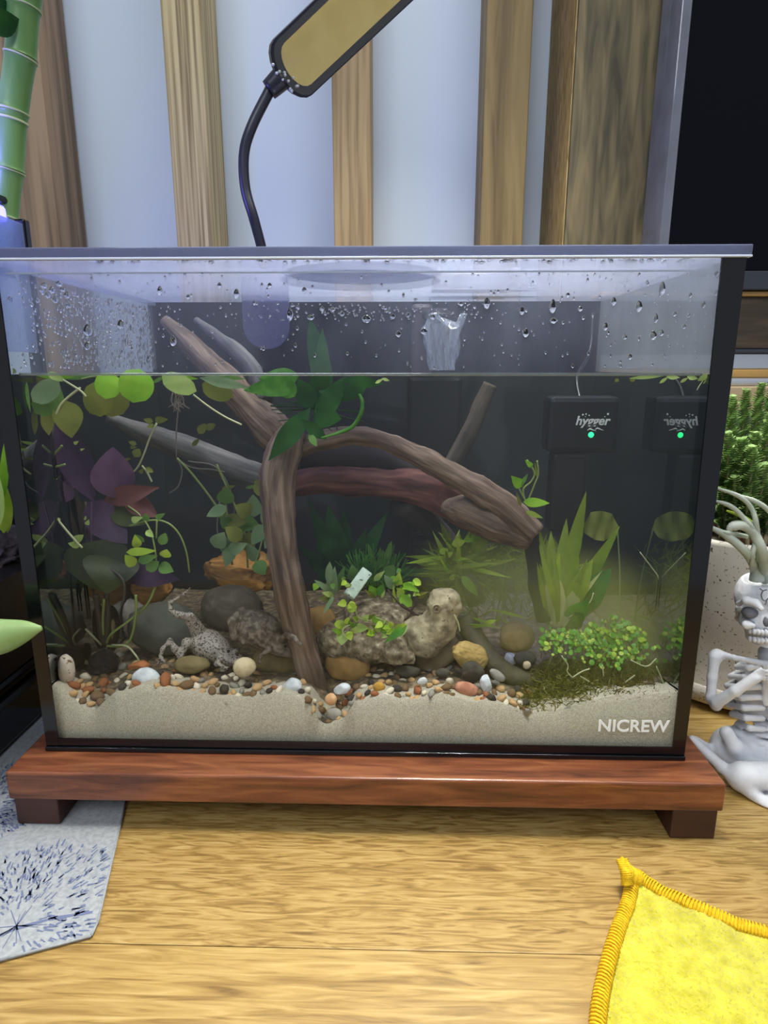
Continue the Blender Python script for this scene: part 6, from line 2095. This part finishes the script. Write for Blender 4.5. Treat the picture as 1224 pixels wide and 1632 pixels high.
# dark crack drawn on the forehead
mb = MB()
for L in ([(1213, 948), (1216, 942), (1222, 940)], [(1213, 948), (1215, 955), (1220, 958)], [(1222, 958), (1219, 964)], [(1220, 958), (1226, 952)], [(1216, 942), (1211, 938)]):
    tube(mb, [K(u, v, fy(u, v, -.0002)) for (u, v) in L], .0004, n=5)
build('forehead_cracks', mb, BONED, sk)
ap = thing('air_plant', K(1205, 925, .004), 'pale drooping tubular leaves growing out of the skull', 'plant')
AIRM = mat('air_plant_leaf', [(0.3, S(172, 184, 168)), (0.7, S(206, 214, 200))], scale=60, rough=.45, trans=.15)
for L, r in (([(1207, 912), (1190, 882), (1161, 856), (1130, 839)], 7), ([(1219, 925), (1215, 882), (1202, 852), (1186, 838), (1168, 839), (1160, 846)], 8), ([(1212, 915), (1207, 847), (1198, 811), (1178, 791), (1140, 777)], 4), ([(1214, 915), (1202, 850), (1183, 823), (1163, 806), (1136, 797)], 4), ([(1240, 920), (1240, 840), (1224, 813), (1202, 798), (1176, 789)], 4), ([(1200, 915), (1198, 890), (1204, 860), (1200, 830)], 4), ([(1226, 920), (1236, 890), (1262, 870), (1290, 872)], 7), ([(1190, 855), (1165, 850), (1145, 846)], 4)):
    mb = MB(); tube(mb, [K(u, v, -.012 + .022 * (i == 0)) for i, (u, v) in enumerate(L)], [r * kq] * (len(L) - 1) + [r * kq * .45], n=9, seg=30); build('leaf', mb, AIRM, ap)
mb = MB(); tube(mb, [K(u, v, -.008 + .018 * (i == 0)) for i, (u, v) in enumerate([(1210, 915), (1206, 850), (1185, 825), (1158, 814)])], [5 * kq, 5 * kq, 4 * kq, 1.5 * kq], n=8, seg=24)
o = build('leaf', mb, G_YEL, ap); o['label'] = 'yellow green leaf'
mb = MB(); tube(mb, [K(1206, 925, .004), K(1207, 900, .004)], [12 * kq, 9 * kq], n=12); build('leaf_base', mb, AIRM, ap)

# ------------------------------------------------------------------ yellow cloth
YCL = mat('yellow_terry', [(0.3, S(188, 178, 30)), (0.7, S(218, 212, 62))], scale=130, rough=.95, bump=1.0, bscale=620, detail=2, bdist=.0022, stretch=(1, 1, 1), sheen=.3)
YHEM = mat('yellow_hem', [(0.3, S(218, 172, 6)), (0.7, S(242, 204, 26))], scale=300, rough=.85, bump=.8, bscale=700)
left = [PZ(1008, 1412), PZ(1000, 1450), PZ(985, 1490), PZ(968, 1548), PZ(955, 1610), PZ(948, 1680)]
right = [PZ(1008, 1412), PZ(1050, 1432), PZ(1105, 1458), PZ(1165, 1478), PZ(1224, 1494), PZ(1320, 1520)]
Lc, _ = smooth_path(left, 0.0, 90)
Rc, _ = smooth_path(right, 0.0, 110)
cl = thing('microfibre_cloth', Lc[40], 'yellow terry microfibre cloth with stitched hem at the bottom right', 'cloth')
mb = MB()
V = np.zeros((90, 110, 3))
for i in range(90):
    for j in range(110):
        V[i, j] = Lc[i] + Rc[j] - Lc[0]
x, y = V[..., 0], V[..., 1]
ridge = np.exp(-((np.arange(90)[:, None] / 89 - .0) / .25) ** 2) * 0
V[..., 2] = .0042 + .0028 * np.sin(x * 62 + y * 30 + .6) * np.clip(np.arange(110)[None, :] / 30, 0, 1) + .0016 * vnoise(x * 60, y * 60, 0 * x, 4) + .0007 * vnoise(x * 620, y * 620, 0 * x, 6) + .0035 * np.exp(-(np.arange(90)[:, None] / 14.) ** 2) * np.exp(-(np.arange(110)[None, :] / 14.) ** 2)
V[..., 2] = np.maximum(V[..., 2], .0022)
F = [(i * 110 + j, (i + 1) * 110 + j, (i + 1) * 110 + j + 1, i * 110 + j + 1) for i in range(89) for j in range(109)]
n0 = 90 * 110
Vb = V.reshape(-1, 3).copy(); Vb[:, 2] = np.maximum(Vb[:, 2] - .0030, .0004)
F2 = [tuple(n0 + k for k in reversed(q)) for q in F]
rimi = [j for j in range(110)] + [i * 110 + 109 for i in range(1, 90)] + [89 * 110 + j for j in range(108, -1, -1)] + [i * 110 for i in range(88, 0, -1)]
F3 = [(rimi[i], rimi[(i + 1) % len(rimi)], rimi[(i + 1) % len(rimi)] + n0, rimi[i] + n0) for i in range(len(rimi))]
mb.add(np.concatenate([V.reshape(-1, 3), Vb]), F + F2 + F3)
build('terry_sheet', mb, YCL, cl)
for nm_, E_ in (('left', V[:, 0]), ('top', V[0, :])):
    mb = MB()
    e, _ = smooth_path(E_[::6], 0.0, 60)
    tube(mb, e + np.array([0, 0, .0003]), .0030, n=10, seg=120, flat=.75)
    d = np.linalg.norm(np.diff(e, axis=0), axis=1).cumsum()
    tot = d[-1]
    nst = int(tot / .0017)
    ee, _ = smooth_path(E_[::6], 0.0, nst)
    for i in range(nst - 1):
        tg = unit(ee[i + 1] - ee[i])
        sd_ = np.cross(tg, (0, 0, 1))
        pth = [ee[i] + sd_ * .0034 * math.cos(a) + np.array([0, 0, .0004 + .0031 * math.sin(a)]) + tg * .0012 * (a / 3.14 - .5) for a in np.linspace(-.2, 3.3, 5)]
        tube(mb, pth, .00062, n=4, seg=6)
    build('stitched_hem', mb, YHEM, cl)
# the peaked corner of the hem curling up
mb = MB()
Cn = V[0, 0]
tube(mb, [Cn + np.array([0, 0, .001]), PZ(1004, 1398, .010), PZ(998, 1384, .015), PZ(990, 1368, .016)], [.0042, .0048, .0036, .0016], n=10, seg=24, flat=.7, rough=.2, rs=500)
tube(mb, [PZ(998, 1380, .013), PZ(1010, 1392, .012), PZ(1020, 1401, .009), PZ(1016, 1410, .006)], [.0022, .0034, .0034, .002], n=10, seg=20, flat=.7, rough=.2, rs=500)
e, _ = smooth_path([PZ(1000, 1410, .010), PZ(998, 1390, .015), PZ(990, 1368, .017)], 0, 14)
for i in range(13):
    tube(mb, [e[i] + np.array([-.003, 0, 0]), e[i] + np.array([0, -.002, .0022]), e[i] + np.array([.0032, .001, 0])], .0008, n=4, seg=6)
build('curled_corner', mb, YHEM, cl)

# ------------------------------------------------------------------ droplets on the front pane
DROP = glassmat('water_drop', 1.33, 0.0)
rs = random.Random(41)
big = [(276, 543, 11, 17), (462, 500, 10, 22), (495, 506, 12, 8), (584, 508, 15, 12), (676, 528, 12, 10), (635, 532, 9, 10), (377, 468, 10, 15), (255, 463, 9, 14), (193, 517, 13, 16), (140, 526, 15, 20), (139, 551, 10, 14), (107, 470, 10, 12), (776, 483, 11, 18), (881, 488, 11, 22), (832, 495, 9, 13), (838, 530, 11, 14), (925, 492, 8, 8), (965, 520, 8, 13), (1018, 488, 12, 17), (1055, 460, 11, 22), (1045, 507, 8, 15), (1041, 534, 12, 14), (1054, 530, 8, 10), (1004, 568, 8, 9), (996, 537, 8, 8), (1142, 436, 7, 8), (1121, 485, 7, 11), (626, 504, 9, 8), (513, 492, 8, 8), (530, 493, 9, 7), (650, 502, 8, 8), (735, 484, 8, 7), (882, 511, 11, 9), (978, 480, 9, 13), (110, 486, 8, 10), (60, 478, 7, 10), (16, 477, 8, 10), (70, 455, 9, 10), (83, 462, 9, 12), (94, 452, 10, 10), (76, 470, 8, 11), (88, 478, 9, 11), (66, 462, 7, 9), (100, 461, 8, 9), (485, 462, 8, 9), (350, 455, 8, 10), (300, 473, 7, 8), (430, 455, 8, 9), (545, 500, 8, 8), (690, 505, 9, 8), (905, 470, 7, 8), (1075, 500, 7, 8), (1100, 470, 6, 8), (1090, 520, 7, 8)]


def droplet(mb, u, v, w, h, n=12, m=8):
    Y = T + .0010
    c = P(u, v, Y)
    kx = px(Y)
    ellipsoid(mb, c, (w * kx / 2, min(w, h) * kx * .32, h * kx / 2), n, m, tip=.35)


for (u, v, w, h) in big:
    mb = MB(); droplet(mb, u, v, w, h)
    build('water_droplet', mb, DROP, front)
mb = MB()
for q in range(420):
    u, v = rs.uniform(15, 1150), 436 + 150 * rs.random() ** 1.3
    s = rs.choice([1.6, 2, 2.4, 3, 4, 5])
    droplet(mb, u, v, s, s * rs.uniform(.9, 1.8), 7, 5)
for q in range(230):
    u, v = rs.uniform(150, 1130), rs.uniform(411, 418)
    s = rs.choice([2.5, 3, 4, 6])
    droplet(mb, u, v, s * 1.3, s, 7, 5)
for q in range(170):
    droplet(mb, rs.gauss(590, 110), rs.gauss(496, 8), rs.uniform(2, 4), rs.uniform(2, 4), 7, 5)
o = build('fine_droplets', mb, DROP, front); o['kind'] = 'stuff'
# beads of condensation on the left pane
mb = MB()
for q in range(900):
    y = T + .01 + (DP - .02) * rs.random() ** .55
    z = rs.uniform(WZ + .003, TOP - .006)
    s = rs.uniform(.0004, .0011)
    ellipsoid(mb, (-.1955, y, z), (s * .6, s * 1.2, s * rs.uniform(1.2, 2.2)), 6, 4)
o = build('side_droplets', mb, DROP, aq); o['kind'] = 'stuff'
